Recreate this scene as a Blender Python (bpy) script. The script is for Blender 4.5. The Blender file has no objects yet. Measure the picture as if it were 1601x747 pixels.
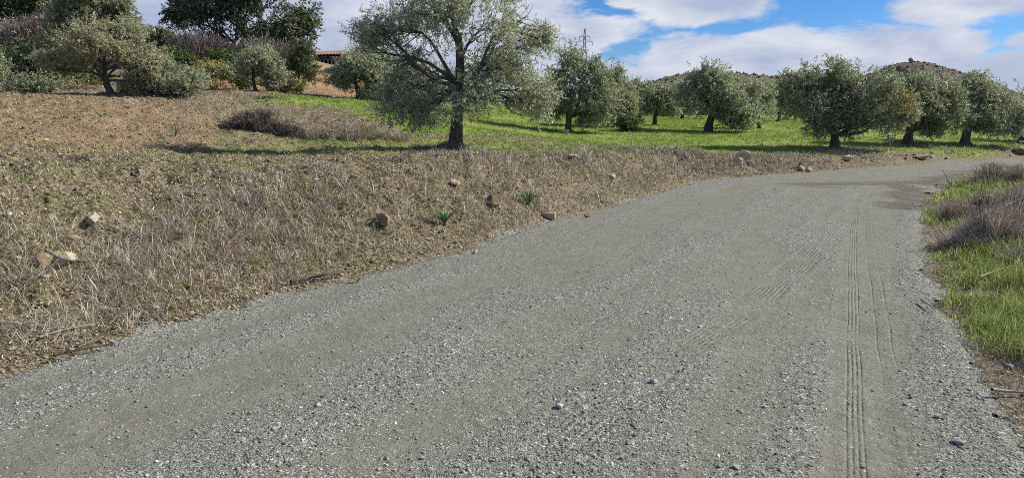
import bpy, bmesh, math, random
import numpy as np
from mathutils import Vector

# ------------------------------------------------------------------ camera, sky, sun, exposure
scene = bpy.context.scene
R = math.radians
FPX, CX, CY = 1156.0, 800.5, 373.5
PITCH = math.atan((CY - 190.0) / FPX)
EYE = 1.6
cam_d = bpy.data.cameras.new('camera')
cam_d.sensor_width = 36.0
cam_d.lens = 36.0 * FPX / 1601.0
cam_d.clip_start = 0.1
cam_d.clip_end = 8000
cam = bpy.data.objects.new('camera', cam_d)
scene.collection.objects.link(cam)
cam.location = (0, 0, EYE)
cam.rotation_euler = (math.pi / 2 - PITCH, 0, 0)
scene.camera = cam

SUN_EL, SUN_AZ = 36.0, 74.0          # azimuth clockwise from +Y
sun_d = bpy.data.lights.new('sun', 'SUN')
sun_d.energy = 5.0
sun_d.angle = R(0.53)
sun_d.color = (1.0, 0.945, 0.86)
sun = bpy.data.objects.new('sun', sun_d)
scene.collection.objects.link(sun)
_sd = Vector((math.sin(R(SUN_AZ)) * math.cos(R(SUN_EL)), math.cos(R(SUN_AZ)) * math.cos(R(SUN_EL)), math.sin(R(SUN_EL))))
sun.rotation_euler = _sd.to_track_quat('Z', 'Y').to_euler()
sun.location = (20, 5, 30)

scene.view_settings.view_transform = 'Standard'
scene.view_settings.look = 'None'
scene.view_settings.gamma = 1.0
scene.view_settings.use_curve_mapping = False
scene.view_settings.exposure = 0.47
cy = scene.cycles
cy.max_bounces = 5
cy.diffuse_bounces = 3
cy.glossy_bounces = 1
cy.transmission_bounces = 3
cy.transparent_max_bounces = 4
cy.use_denoising = False
cy.sample_clamp_indirect = 4.0
cy.caustics_reflective = False
cy.caustics_refractive = False
scene.render.filter_size = 1.1 if hasattr(scene.render, 'filter_size') else 1.5
cy.pixel_filter_type = 'BLACKMAN_HARRIS'
cy.filter_width = 0.95


class NT:
    """small helper around a node tree"""
    def __init__(s, tree):
        s.t = tree
        tree.nodes.clear()

    def n(s, kind, **kw):
        nd = s.t.nodes.new(kind)
        for k, v in kw.items():
            setattr(nd, k, v)
        return nd

    def l(s, a, b):
        s.t.links.new(a, b)

    def put(s, sock, v):
        if isinstance(v, bpy.types.NodeSocket):
            s.l(v, sock)
        elif isinstance(v, (tuple, list)):
            sock.default_value = (*v, 1.0) if len(v) == 3 and sock.type == 'RGBA' else v
        else:
            sock.default_value = v

    def m(s, op, a, b=0.0, c=None, clamp=False):
        nd = s.n('ShaderNodeMath', operation=op)
        nd.use_clamp = clamp
        s.put(nd.inputs[0], a)
        s.put(nd.inputs[1], b)
        if c is not None:
            s.put(nd.inputs[2], c)
        return nd.outputs[0]

    def mix(s, f, a, b, blend='MIX'):
        nd = s.n('ShaderNodeMix', data_type='RGBA', blend_type=blend)
        s.put(nd.inputs[0], f)
        s.put(nd.inputs[6], a)
        s.put(nd.inputs[7], b)
        return nd.outputs[2]

    def noise(s, vec, scale, detail=4, rough=0.55, dist=0.0, out=0):
        nd = s.n('ShaderNodeTexNoise')
        if vec is not None:
            s.l(vec, nd.inputs['Vector'])
        nd.inputs['Scale'].default_value = scale
        nd.inputs['Detail'].default_value = detail
        nd.inputs['Roughness'].default_value = rough
        nd.inputs['Distortion'].default_value = dist
        return nd.outputs[out]

    def voro(s, vec, scale, feature='F1', out='Color', rand=1.0):
        nd = s.n('ShaderNodeTexVoronoi', feature=feature)
        s.l(vec, nd.inputs['Vector'])
        nd.inputs['Scale'].default_value = scale
        nd.inputs['Randomness'].default_value = rand
        return nd.outputs[out]

    def rng(s, v, a, b, c=0.0, d=1.0, smooth=False):
        nd = s.n('ShaderNodeMapRange')
        if smooth:
            nd.interpolation_type = 'SMOOTHSTEP'
        s.put(nd.inputs[0], v)
        for i, k in enumerate((a, b, c, d)):
            nd.inputs[i + 1].default_value = k
        return nd.outputs[0]

    def ramp(s, v, stops):
        nd = s.n('ShaderNodeValToRGB')
        s.put(nd.inputs[0], v)
        e = nd.color_ramp.elements
        while len(e) < len(stops):
            e.new(0.5)
        for k, (p, c) in enumerate(stops):
            e[k].position = p
            e[k].color = (*c, 1)
        return nd.outputs[0]

    def attr(s, name, out='Fac'):
        return s.n('ShaderNodeAttribute', attribute_name=name).outputs[out]

    def sep(s, v):
        nd = s.n('ShaderNodeSeparateXYZ')
        s.l(v, nd.inputs[0])
        return nd.outputs


def pix_dir(px, py):
    xc, yc = (px - CX) / FPX, -(py - CY) / FPX
    c, si = math.cos(PITCH), math.sin(PITCH)
    return xc, c + yc * si, -si + yc * c


def azel(px, py):
    x, y, z = pix_dir(px, py)
    return math.atan2(x, y), math.asin(z / math.sqrt(x * x + y * y + z * z))


world = bpy.data.worlds.new('World')
scene.world = world
world.use_nodes = True
w = NT(world.node_tree)
sky = w.n('ShaderNodeTexSky', sky_type='NISHITA')
sky.sun_disc = False
sky.sun_elevation = R(SUN_EL)
sky.sun_rotation = R(SUN_AZ)
sky.altitude = 400
sky.air_density = 1.0
sky.dust_density = 0.3
sky.ozone_density = 2.5
hs = w.n('ShaderNodeHueSaturation')
hs.inputs['Saturation'].default_value = 1.32
hs.inputs['Value'].default_value = 0.98
w.l(sky.outputs[0], hs.inputs['Color'])
bluegrade = w.mix(1.0, hs.outputs[0], (0.56, 0.80, 1.16), 'MULTIPLY')
tc = w.n('ShaderNodeTexCoord').outputs['Generated']
sx, sy, sz = w.sep(tc)[:3]
az = w.m('ARCTAN2', sx, sy)
el = w.m('ARCSINE', sz)
# stretched cloud coordinates
cv = w.n('ShaderNodeCombineXYZ')
w.l(w.m('MULTIPLY', az, 1.0), cv.inputs[0])
w.l(w.m('MULTIPLY', el, 2.6), cv.inputs[1])
cvec = cv.outputs[0]
n1 = w.noise(cvec, 7.0, 9, 0.6, 0.25)
n2 = w.noise(cvec, 16.0, 8, 0.62)
blobs = [  # px, py, rx, ry, weight  (cloud banks; negative = clear gap)
    (370, 60, 330, 190, 1.0), (120, -40, 300, 160, 1.0), (690, 90, 240, 120, 1.0),
    (900, 60, 90, 48, 0.8), (960, 125, 210, 46, 0.9),
    (1090, 96, 200, 36, 0.9), (1260, 82, 260, 34, 1.0), (1440, 88, 130, 38, 0.95),
    (1110, 10, 112, 28, 1.0), (975, 2, 34, 13, 0.85),
    (1510, 10, 118, 27, 0.95), (1600, 112, 78, 52, 1.1), (1400, 150, 300, 40, 0.9),
]
acc = None
for (bx, by, rx, ry, wt) in blobs:
    a0, e0 = azel(bx, by)
    a1, _ = azel(bx + rx, by)
    _, e1 = azel(bx, by - ry)
    da = w.m('MULTIPLY', w.m('SUBTRACT', az, a0), 1.0 / abs(a1 - a0))
    de = w.m('MULTIPLY', w.m('SUBTRACT', el, e0), 1.0 / abs(e1 - e0))
    d2 = w.m('SQRT', w.m('ADD', w.m('MULTIPLY', da, da), w.m('MULTIPLY', de, de)))
    v = w.m('MULTIPLY', w.m('SUBTRACT', 1.25, d2), wt)
    acc = v if acc is None else w.m('MAXIMUM', acc, v)
accc = w.m('MAXIMUM', acc, -0.55)
# outside the photographed part of the sky: broken cloud from noise alone
out_f = w.m('MAXIMUM', w.rng(w.m('ABSOLUTE', az), 0.7, 0.95), w.rng(el, 0.2, 0.35))
big = w.m('MULTIPLY', w.m('SUBTRACT', w.noise(cvec, 2.2, 5, 0.55), 0.5), 4.0)
shape = w.m('ADD', w.m('MULTIPLY', accc, w.m('SUBTRACT', 1.0, out_f)), w.m('MULTIPLY', big, out_f))
dens = w.m('ADD', shape, w.m('MULTIPLY', w.m('SUBTRACT', n1, 0.5), 2.6))
dens = w.m('ADD', dens, w.m('MULTIPLY', w.m('SUBTRACT', n2, 0.5), 0.8))
cover = w.rng(dens, -0.02, 0.42, smooth=True)
# soft modelling inside the cloud
sh1 = w.noise(cvec, 9.0, 6, 0.55, 0.4)
sh2 = w.rng(w.m('ADD', w.m('MULTIPLY', sh1, 1.0), w.m('MULTIPLY', dens, -0.10)), 0.24, 0.60)
leftish = w.rng(az, -0.02, -0.35)
sh3 = w.m('SUBTRACT', sh2, w.m('MULTIPLY', leftish, 0.28), clamp=True)
a0, e0 = azel(1600, 122)
gx = w.m('MULTIPLY', w.m('SUBTRACT', az, a0), 18.0)
gy = w.m('MULTIPLY', w.m('SUBTRACT', el, e0), 28.0)
gd = w.m('SQRT', w.m('ADD', w.m('MULTIPLY', gx, gx), w.m('MULTIPLY', gy, gy)))
sh3 = w.m('MULTIPLY', sh3, w.rng(gd, 0.6, 1.2, 0.25, 1.0))
ccol = w.mix(sh3, (4.3, 5.0, 6.9), (7.6, 7.9, 8.7))
skyc = w.mix(cover, bluegrade, ccol)
bg = w.n('ShaderNodeBackground')
w.l(skyc, bg.inputs[0])
bg.inputs[1].default_value = 0.071
w.l(bg.outputs[0], w.n('ShaderNodeOutputWorld').inputs[0])

# ------------------------------------------------------------------ numeric helpers
def RS(k):
    return np.random.RandomState(abs(int(k)) % 100000)



def smooth(a, b, x):
    t = np.clip((x - a) / (b - a), 0, 1)
    return t * t * (3 - 2 * t)


def _hash(ix, iy, iz, seed):
    h = (ix * 374761393 + iy * 668265263 + iz * 2147483647 + seed * 974634777) & 0xFFFFFFFF
    h = ((h ^ (h >> 13)) * 1274126177) & 0xFFFFFFFF
    h = h ^ (h >> 16)
    return (h & 0xFFFFFF) / float(0xFFFFFF)


def vn(x, y, seed=0):
    x = np.asarray(x, float); y = np.asarray(y, float)
    ix, iy = np.floor(x).astype(np.int64), np.floor(y).astype(np.int64)
    fx, fy = x - ix, y - iy
    fx, fy = fx * fx * (3 - 2 * fx), fy * fy * (3 - 2 * fy)
    a, b = _hash(ix, iy, 0, seed), _hash(ix + 1, iy, 0, seed)
    c, d = _hash(ix, iy + 1, 0, seed), _hash(ix + 1, iy + 1, 0, seed)
    return (a + (b - a) * fx) * (1 - fy) + (c + (d - c) * fx) * fy - 0.5


def fbm(x, y, seed=0, o=4, g=0.5):
    s, a, t = 0, 1.0, 0
    for k in range(o):
        s = s + a * vn(x * 2 ** k + 13.7 * k, y * 2 ** k + 7.1 * k, seed + k)
        t += a
        a *= g
    return s / t


def vn3(p, seed=0):
    ip = np.floor(p).astype(np.int64)
    f = p - ip
    f = f * f * (3 - 2 * f)
    r = 0
    for dx in (0, 1):
        for dy in (0, 1):
            for dz in (0, 1):
                wgt = (f[:, 0] if dx else 1 - f[:, 0]) * (f[:, 1] if dy else 1 - f[:, 1]) * (f[:, 2] if dz else 1 - f[:, 2])
                r = r + wgt * _hash(ip[:, 0] + dx, ip[:, 1] + dy, ip[:, 2] + dz, seed)
    return r - 0.5


def P(px, py, Y):
    x, y, z = pix_dir(px, py)
    return np.array([x / y * Y, Y, EYE + z / y * Y])


def G0(px, py):
    x, y, z = pix_dir(px, py)
    k = -EYE / z
    return (x * k, y * k)


# ------------------------------------------------------------------ terrain
left_edge = [(-22, -32), (-13, -14.5), (-7.8, -4.2)] + [G0(*p) for p in
            [(0, 588), (150, 545), (330, 497), (480, 450), (600, 424), (750, 384), (860, 346), (960, 322), (1030, 302),
             (1095, 283), (1180, 276), (1280, 268), (1400, 259), (1500, 252), (1600, 247)]] + [(45, 43), (70, 52), (120, 60)]
right_edge = [(-13, -36), (-5.5, -16), (-0.6, -4.5)] + [G0(*p) for p in
             [(1640, 747), (1560, 620), (1500, 515), (1452, 425), (1440, 372), (1446, 325), (1472, 290), (1530, 268), (1600, 258)]] + [(42, 35), (70, 44), (120, 51)]
road_poly = np.array(left_edge + right_edge[::-1])


def seg_d(x, y, pts, closed=False):
    n = len(pts)
    best = np.full(x.shape, 1e18)
    for i in range(n if closed else n - 1):
        a, b = pts[i], pts[(i + 1) % n]
        d = np.array(b) - np.array(a)
        L2 = d @ d + 1e-12
        t = np.clip(((x - a[0]) * d[0] + (y - a[1]) * d[1]) / L2, 0, 1)
        q = (x - a[0] - t * d[0]) ** 2 + (y - a[1] - t * d[1]) ** 2
        best = np.minimum(best, q)
    return np.sqrt(best)


def inside(x, y, pts):
    n = len(pts)
    r = np.zeros(x.shape, bool)
    for i in range(n):
        (x0, y0), (x1, y1) = pts[i], pts[(i + 1) % n]
        if y0 == y1:
            continue
        c = ((y0 > y) != (y1 > y)) & (x < (x1 - x0) * (y - y0) / (y1 - y0) + x0)
        r ^= c
    return r


def sdist(x, y, pts):
    d = seg_d(x, y, pts, True)
    return np.where(inside(x, y, pts), -d, d)


ctrl_px = [(0, 268, 8.1), (-500, 268, 6.6), (350, 260, 9.8), (560, 255, 11.0), (700, 249, 12.4), (900, 242, 16.8), (1000, 237, 20.5), (1060, 238, 23.5),
           (0, 224, 12), (0, 150, 21), (0, 190, 16), (350, 236, 17.4), (500, 238, 17.6), (180, 232, 15), (450, 247, 14.3), (300, 246, 13.6), (600, 244, 15), (200, 151, 24), (300, 190, 19.5), (450, 151, 27), (400, 200, 20.5),
           (600, 234, 17), (710, 238, 18), (600, 186, 24), (500, 153, 31), (590, 160, 32), (750, 201, 28), (800, 187, 38),
           (890, 206, 33), (1022, 196, 42), (985, 201, 36), (1108, 206, 36), (1200, 187, 60), (1308, 231, 29.5), (1422, 226, 32.5), (1300, 243, 27.2), (1160, 245, 24.5), (1430, 238, 29.5), (1520, 235, 32),
           (1510, 226, 34.5), (1600, 224, 39), (1300, 200, 42), (1550, 201, 46), (1100, 184, 80), (1500, 187, 75), (-400, 160, 20),
           (150, 124, 34), (0, 104, 38), (300, 124, 38), (300, 84, 50), (380, 76, 54), (400, 122, 40), (0, 64, 55), (500, 112, 48), (500, 98, 62),
           (600, 124, 60), (700, 152, 60), (850, 172, 70), (550, 140, 41), (-300, 90, 45)]
ctrl = [tuple(P(*c)) for c in ctrl_px] + [(8, 2, .12), (20, 10, .25), (32, 25, .4), (14, 14, .2), (10, 10, .15), (-15, 0, 1.3), (-25, 10, 2.0), (-10, -10, 1.0), (10, -15, .3),
        (-35, -20, 2.2), (30, -20, .5), (60, 40, 1.0), (80, 85, 2.2), (0, 110, 3.4), (-50, 100, 8), (-80, 40, 7), (60, 110, 2.6), (-20, 95, 6.5), (-6, -40, 1)]
ctrl = np.array(ctrl)


def _U(r2):
    return 0.5 * r2 * np.log(r2 + 1e-9)


_S = 20.0
_c = ctrl[:, :2] / _S
_n = len(_c)
_K = _U(((_c[:, None, :] - _c[None, :, :]) ** 2).sum(-1)) + np.eye(_n) * 0.0003
_P = np.hstack([np.ones((_n, 1)), _c])
_A = np.vstack([np.hstack([_K, _P]), np.hstack([_P.T, np.zeros((3, 3))])])
_w = np.linalg.solve(_A, np.concatenate([ctrl[:, 2], np.zeros(3)]))


def tps(x, y):
    X, Y = x / _S, y / _S
    r = _w[_n] + _w[_n + 1] * X + _w[_n + 2] * Y
    for i in range(_n):
        r = r + _w[i] * _U((X - _c[i, 0]) ** 2 + (Y - _c[i, 1]) ** 2)
    return r


tr1 = [G0(*p) for p in [(1352, 900), (1346, 747), (1342, 600), (1338, 480), (1336, 400), (1338, 345), (1346, 310), (1375, 288), (1450, 270)]]
tr2 = [G0(*p) for p in [(880, 720), (960, 640), (1060, 556), (1160, 490), (1240, 425), (1300, 370), (1340, 320)]]


def smooth_poly(p, k=8):
    p = np.array(p)
    out = []
    for i in range(len(p) - 1):
        a, b, c, d = p[max(i - 1, 0)], p[i], p[i + 1], p[min(i + 2, len(p) - 1)]
        for t in np.linspace(0, 1, k, endpoint=False):
            out.append(0.5 * ((2 * b) + (c - a) * t + (2 * a - 5 * b + 4 * c - d) * t * t + (3 * b - a - 3 * c + d) * t ** 3))
    out.append(p[-1])
    return np.array(out)


tr1, tr2 = smooth_poly(tr1), smooth_poly(tr2)


def signed_line(x, y, pts):
    best = np.full(x.shape, 1e18)
    sg = np.zeros(x.shape)
    for i in range(len(pts) - 1):
        a, b = pts[i], pts[i + 1]
        d = b - a
        L2 = d @ d + 1e-12
        t = np.clip(((x - a[0]) * d[0] + (y - a[1]) * d[1]) / L2, 0, 1)
        ex, ey = x - a[0] - t * d[0], y - a[1] - t * d[1]
        q = ex * ex + ey * ey
        s = np.sign(d[0] * ey - d[1] * ex)
        m = q < best
        best = np.where(m, q, best)
        sg = np.where(m, -s, sg)
    return np.sqrt(best) * sg       # positive on the right-hand side


def road_w(x, y):
    """metres from the left edge of the road"""
    return signed_line(x, y, np.array(left_edge))


def loose(x, y, wl):
    """0 = packed fines in the wheel paths, 1 = loose gravel"""
    v = 0.47 * x + 0.88 * y
    wob = fbm(v * 0.25, wl * 0.3, 31, 3) * 0.9
    b = np.exp(-((wl - 1.45 + wob) / 0.42) ** 2) + np.exp(-((wl - 3.05 + wob * .8) / 0.40) ** 2) + np.exp(-((wl - 4.6 + wob * .5) / 0.28) ** 2) * .8
    n = fbm(v * 0.35, wl * 2.4, 41, 4) * 2.1 + fbm(x * 1.7, y * 1.7, 43, 3) * 0.5
    return np.clip(0.52 - 0.66 * b + n * 1.1, 0, 1)


def base_z(x, y, sd):
    """smooth ground outside the road; x,y arrays, sd = signed distance to the road polygon"""
    r = np.hypot(x, y)
    zt = tps(np.clip(x, -120, 130), np.clip(y, -60, 130))
    far = 2.6 + 7.0 * smooth(10, -80, x) * smooth(0, 60, y)
    wf = smooth(85, 170, r)
    zt = zt * (1 - wf) + far * wf
    isleft = road_w(x, y) < 0
    wl = 3.1 - 1.4 * smooth(5, 12, x * .5 + y * .9) - .5 * smooth(22, 28, y)
    k = np.where(isleft, smooth(-0.1, 1, sd / wl) * 0.35 + 0.65 * np.clip(sd / wl, 0, 1), smooth(0, 1, sd / 4.5))
    return np.maximum(zt, 0.03) * k


def ground_z(x, y, sd=None, fine=True):
    x = np.asarray(x, float); y = np.asarray(y, float)
    if sd is None:
        sd = sdist(x, y, road_poly)
    z = base_z(x, y, sd)
    if fine:
        r = np.hypot(x, y)
        out = smooth(0.0, 0.9, sd)
        damp = 1 - 0.6 * smooth(22, 30, y + 0.2 * x)
        z = z + out * damp * (fbm(x * 1.3, y * 1.3, 3, 3) * 0.20 + fbm(x * 4.5, y * 4.5, 5, 3) * 0.14)
        z = z + smooth(-0.05, 0.4, sd) * damp * fbm(x * 18, y * 18, 8, 3) * 0.045 * (1 - smooth(15, 40, r))
    return z


def tread(u, grooves, wd, depth, half):
    g = 0
    for c in grooves:
        g = g - depth * np.exp(-((u - c) / wd) ** 2)
    inn = smooth(half, half - .03, np.abs(u))
    return g * inn - 0.004 * inn + 0.004 * np.exp(-((np.abs(u) - half) / .02) ** 2)


G1 = (-0.062, -0.035, -0.008, 0.018)
G2 = (-.14, -.1, -.06, -.02, .02, .06, .1, .14)


def road_z(x, y, sd, wl=None, u1=None, u2=None):
    if wl is None:
        wl = road_w(x, y)
    if u1 is None:
        u1, u2 = signed_line(x, y, tr1), signed_line(x, y, tr2)
    lo = loose(x, y, wl)
    r = np.hypot(x, y)
    z = 0.012 + 0.03 * smooth(0, -2.5, sd) + lo * 0.016 + fbm(x * .8, y * .8, 61, 3) * 0.03
    z = z + fbm(x * 30, y * 30, 62, 2) * 0.010 * lo * (1 - smooth(9, 16, r))
    z = z - .007 * smooth(.2, .12, np.abs(u1)) * np.clip(.6 + 1.6 * fbm(y * 1.3, x, 71, 4), 0, 1)
    z = z + tread(u2, G2, .009, .004, .19) * .8 * smooth(.1, .3, fbm(x * .9, y * .9, 73, 2) + .05)
    z = z - 0.03 * smooth(-0.15, 0.05, sd)
    return z


def surf_z(x, y):
    """top surface at a point, road or ground"""
    x = np.asarray(x, float); y = np.asarray(y, float)
    sd = sdist(x, y, road_poly)
    return np.where(sd < 0, road_z(x, y, sd), ground_z(x, y, sd)), sd


def hit(px, py, ymin=2.0, ymax=160):
    x, y, z = pix_dir(px, py)
    Y = np.exp(np.linspace(math.log(ymin), math.log(ymax), 1400))
    X, Z = x / y * Y, EYE + z / y * Y
    sd = sdist(X, Y, road_poly)
    g = np.where(sd < 0, 0.03, ground_z(X, Y, sd, fine=True))
    m = np.nonzero(Z <= g)[0]
    i = m[0] if len(m) else len(Y) - 1
    return np.array([X[i], Y[i], g[i]])


def at(px, Y, sink=0.0):
    x, y, _ = pix_dir(px, 200)
    X = x / y * Y
    return np.array([X, Y, float(ground_z(np.array([X]), np.array([Y]))[0]) - sink])


# ------------------------------------------------------------------ mesh helpers
COL = scene.collection


def arr_mesh(name, V, F, mat, parent=None, smooth_sh=False, attrs=None, loc=None, slots=None, midx=None):
    """V (n,3), F list of (m,k) index arrays"""
    me = bpy.data.meshes.new(name)
    V = np.asarray(V, np.float32)
    if not isinstance(F, list):
        F = [F]
    F = [np.asarray(f, np.int32) for f in F if len(f)]
    nl = sum(f.size for f in F)
    npoly = sum(len(f) for f in F)
    me.vertices.add(len(V))
    me.vertices.foreach_set('co', V.ravel())
    me.loops.add(nl)
    me.loops.foreach_set('vertex_index', np.concatenate([f.ravel() for f in F]))
    me.polygons.add(npoly)
    cnt = np.concatenate([np.full(len(f), f.shape[1], np.int32) for f in F])
    st = np.concatenate([[0], np.cumsum(cnt)[:-1]]).astype(np.int32)
    me.polygons.foreach_set('loop_start', st)
    if smooth_sh:
        me.polygons.foreach_set('use_smooth', np.ones(npoly, bool))
    me.update(calc_edges=True)
    for m in (slots or [mat]):
        me.materials.append(m)
    if midx is not None:
        me.polygons.foreach_set('material_index', midx.astype(np.int32))
    if attrs:
        for k, v in attrs.items():
            if v.ndim == 1:
                a = me.attributes.new(k, 'FLOAT', 'POINT')
                a.data.foreach_set('value', v.astype(np.float32))
            else:
                a = me.attributes.new(k, 'FLOAT_COLOR', 'POINT')
                a.data.foreach_set('color', v.astype(np.float32).ravel())
    o = bpy.data.objects.new(name, me)
    COL.objects.link(o)
    if parent is not None:
        o.parent = parent
    if loc is not None:
        o.location = tuple(float(c) for c in loc)
    return o


def tag(o, label, cat, group=None, kind=None):
    if label:
        o['label'] = label
    if cat:
        o['category'] = cat
    if group:
        o['group'] = group
    if kind:
        o['kind'] = kind
    return o


def empty(name, loc, label, cat, group=None):
    o = bpy.data.objects.new(name, None)
    o.empty_display_size = 0.3
    COL.objects.link(o)
    o.location = tuple(float(c) for c in loc)
    return tag(o, label, cat, group)


def struct(o, kind='structure'):
    o['kind'] = kind
    return o


def unit(v):
    return v / (np.linalg.norm(v, axis=-1, keepdims=True) + 1e-9)


def tube(path, rad, sides=7, seed=0, rough=0.12):
    """path (n,3), rad (n,) -> V,F quads"""
    path = np.asarray(path, float)
    rad = np.asarray(rad, float)
    n = len(path)
    t = unit(np.gradient(path, axis=0))
    ref = np.tile(np.array([0.13, 0.97, 0.2]), (n, 1))
    a = unit(np.cross(t, ref))
    b = np.cross(t, a)
    ang = np.linspace(0, 2 * np.pi, sides, endpoint=False)
    q = RS(seed)
    ridge = 1 + rough * np.sin(ang * 3 + q.rand() * 6)[None, :] + rough * (q.rand(n, sides) - .5) * 1.6
    V = path[:, None, :] + (np.cos(ang)[None, :, None] * a[:, None, :] + np.sin(ang)[None, :, None] * b[:, None, :]) * (rad[:, None] * ridge)[:, :, None]
    V = V.reshape(-1, 3)
    i = np.arange(n - 1)[:, None] * sides
    j = np.arange(sides)[None, :]
    k = (j + 1) % sides
    F = np.stack([i + j, i + k, i + sides + k, i + sides + j], -1).reshape(-1, 4)
    return V, F


def join(parts):
    Vs, Fs, o = [], [], 0
    for V, F in parts:
        Vs.append(V)
        Fs.append(F + o)
        o += len(V)
    return np.concatenate(Vs), np.concatenate(Fs)


def curve(a, b, n=8, bend=0.15, seed=0, up=0.0):
    q = RS(seed)
    a, b = np.array(a, float), np.array(b, float)
    L = np.linalg.norm(b - a)
    t = np.linspace(0, 1, n)[:, None]
    off = (q.rand(3) - .5) * bend * L * 2
    off2 = (q.rand(3) - .5) * bend * L
    p = a + (b - a) * t + off * np.sin(np.pi * t) + off2 * np.sin(2 * np.pi * t)
    p[:, 2] += up * L * np.sin(np.pi * t[:, 0])
    return p


# ------------------------------------------------------------------ materials
def new_mat(name):
    m = bpy.data.materials.new(name)
    m.use_nodes = True
    return m, NT(m.node_tree)


def finish(nt, col, rough=0.9, spec=0.2, normal=None, trans=None):
    b = nt.n('ShaderNodeBsdfPrincipled')
    nt.put(b.inputs['Base Color'], col)
    nt.put(b.inputs['Roughness'], rough)
    b.inputs['Specular IOR Level'].default_value = spec
    if normal is not None:
        nt.l(normal, b.inputs['Normal'])
    out = nt.n('ShaderNodeOutputMaterial')
    if trans:
        tl = nt.n('ShaderNodeBsdfTranslucent')
        nt.put(tl.inputs[0], trans[1])
        mx = nt.n('ShaderNodeMixShader')
        mx.inputs[0].default_value = trans[0]
        nt.l(b.outputs[0], mx.inputs[1])
        nt.l(tl.outputs[0], mx.inputs[2])
        nt.l(mx.outputs[0], out.inputs[0])
    else:
        nt.l(b.outputs[0], out.inputs[0])


def bump(nt, h, strength=1.0, dist=0.02, prev=None):
    b = nt.n('ShaderNodeBump')
    b.inputs['Strength'].default_value = strength
    b.inputs['Distance'].default_value = dist
    nt.l(h, b.inputs['Height'])
    if prev is not None:
        nt.l(prev, b.inputs['Normal'])
    return b.outputs[0]


def leaf_mat(name, top, under, var=0.35, tr=0.25, rough=0.5, spec=0.35):
    m, t = new_mat(name)
    geo = t.n('ShaderNodeNewGeometry')
    rnd = geo.outputs['Random Per Island']
    c = t.mix(geo.outputs['Backfacing'], top, under)
    val = t.rng(rnd, 0, 1, 1 - var, 1 + var)
    hsv = t.n('ShaderNodeHueSaturation')
    t.l(c, hsv.inputs['Color'])
    t.l(val, hsv.inputs['Value'])
    t.l(t.rng(t.m('FRACT', t.m('MULTIPLY', rnd, 7.31)), 0, 1, 0.485, 0.515), hsv.inputs['Hue'])
    cc = hsv.outputs[0]
    finish(t, cc, rough, spec, trans=(tr, t.mix(1.0, cc, (1.15, 1.25, 0.7), 'MULTIPLY')))
    return m


def ramp_mat(name, stops, rough=0.9, spec=0.15, tr=0.0, island=True, scale=6):
    """colour picked per blade / chip from a ramp"""
    m, t = new_mat(name)
    if island:
        f = t.n('ShaderNodeNewGeometry').outputs['Random Per Island']
    else:
        f = t.noise(t.n('ShaderNodeTexCoord').outputs['Object'], scale, 6, .6)
    c = t.ramp(f, stops)
    finish(t, c, rough, spec, trans=(tr, c) if tr else None)
    return m


def rock_mat(name, a, b, scale=9):
    m, t = new_mat(name)
    co = t.n('ShaderNodeTexCoord').outputs['Object']
    f = t.noise(co, scale, 7, .65)
    c = t.mix(t.rng(f, .35, .65), a, b)
    sp = t.noise(co, scale * 5, 4, .6)
    c = t.mix(t.rng(sp, .55, .75, 0, .6), c, (a[0] * .45, a[1] * .42, a[2] * .38))
    finish(t, c, .92, .2, bump(t, t.noise(co, scale * 3, 6, .7), .8, .02))
    return m


M = {}
M['olive'] = leaf_mat('olive_leaves', (.245, .26, .175), (.50, .51, .43), .42, .28, .5, .3)
M['olive_main'] = leaf_mat('silver_olive_leaves', (.265, .278, .195), (.52, .53, .45), .40, .3, .5, .35)
M['olive_brown'] = leaf_mat('brownish_olive_leaves', (.28, .265, .175), (.47, .45, .34), .38, .3, .5, .3)
M['olive_pale'] = leaf_mat('pale_olive_leaves', (.245, .262, .170), (.46, .47, .38), .34, .3, .5, .3)
M['olive_dark'] = leaf_mat('deep_olive_leaves', (.20, .214, .14), (.45, .46, .38), .42, .28, .5, .3)
M['carob'] = leaf_mat('carob_leaves', (.070, .090, .050), (.22, .24, .16), .45, .25, .45, .3)
M['green_bush'] = leaf_mat('green_bush_leaves', (.075, .115, .030), (.15, .19, .07), .4, .25)
M['dark_bush'] = leaf_mat('dark_bush_leaves', (.10, .13, .062), (.20, .23, .125), .4, .2)
M['yellow_bush'] = leaf_mat('yellow_bush_leaves', (.34, .30, .12), (.42, .37, .18), .3, .3)
M['grey_bush'] = leaf_mat('grey_bush_leaves', (.19, .21, .115), (.36, .37, .25), .35, .2)
M['rust_bush'] = leaf_mat('rust_bush_leaves', (.30, .20, .095), (.38, .28, .15), .4, .2)
M['orange_leaf'] = leaf_mat('orange_leaves', (.30, .20, .05), (.36, .26, .09), .35, .3)
M['twig_purple'] = ramp_mat('purple_brown_twigs', [(0, (.12, .095, .08)), (.5, (.27, .225, .185)), (1, (.48, .42, .36))])
M['twig_dark'] = ramp_mat('dark_twigs', [(0, (.055, .045, .038)), (.5, (.15, .12, .105)), (1, (.42, .36, .32))])
M['weed_lilac'] = ramp_mat('lilac_brown_weeds', [(0, (.085, .062, .042)), (.3, (.28, .21, .155)), (.6, (.54, .44, .33)), (1, (.86, .78, .62))], tr=.1)
M['straw'] = ramp_mat('straw', [(0, (.11, .08, .055)), (.35, (.25, .195, .135)), (.75, (.42, .35, .27)), (1, (.62, .55, .46))], tr=.15)
m_, t = new_mat('greyed_straw')
f_ = t.n('ShaderNodeNewGeometry')
c_ = t.ramp(f_.outputs['Random Per Island'], [(0, (.08, .062, .042)), (.3, (.25, .205, .145)), (.65, (.49, .43, .325)), (1, (.82, .77, .65))])
nz = t.noise(f_.outputs['Position'], .55, 4, .6)
nz2 = t.noise(f_.outputs['Position'], 1.7, 3, .6)
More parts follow.
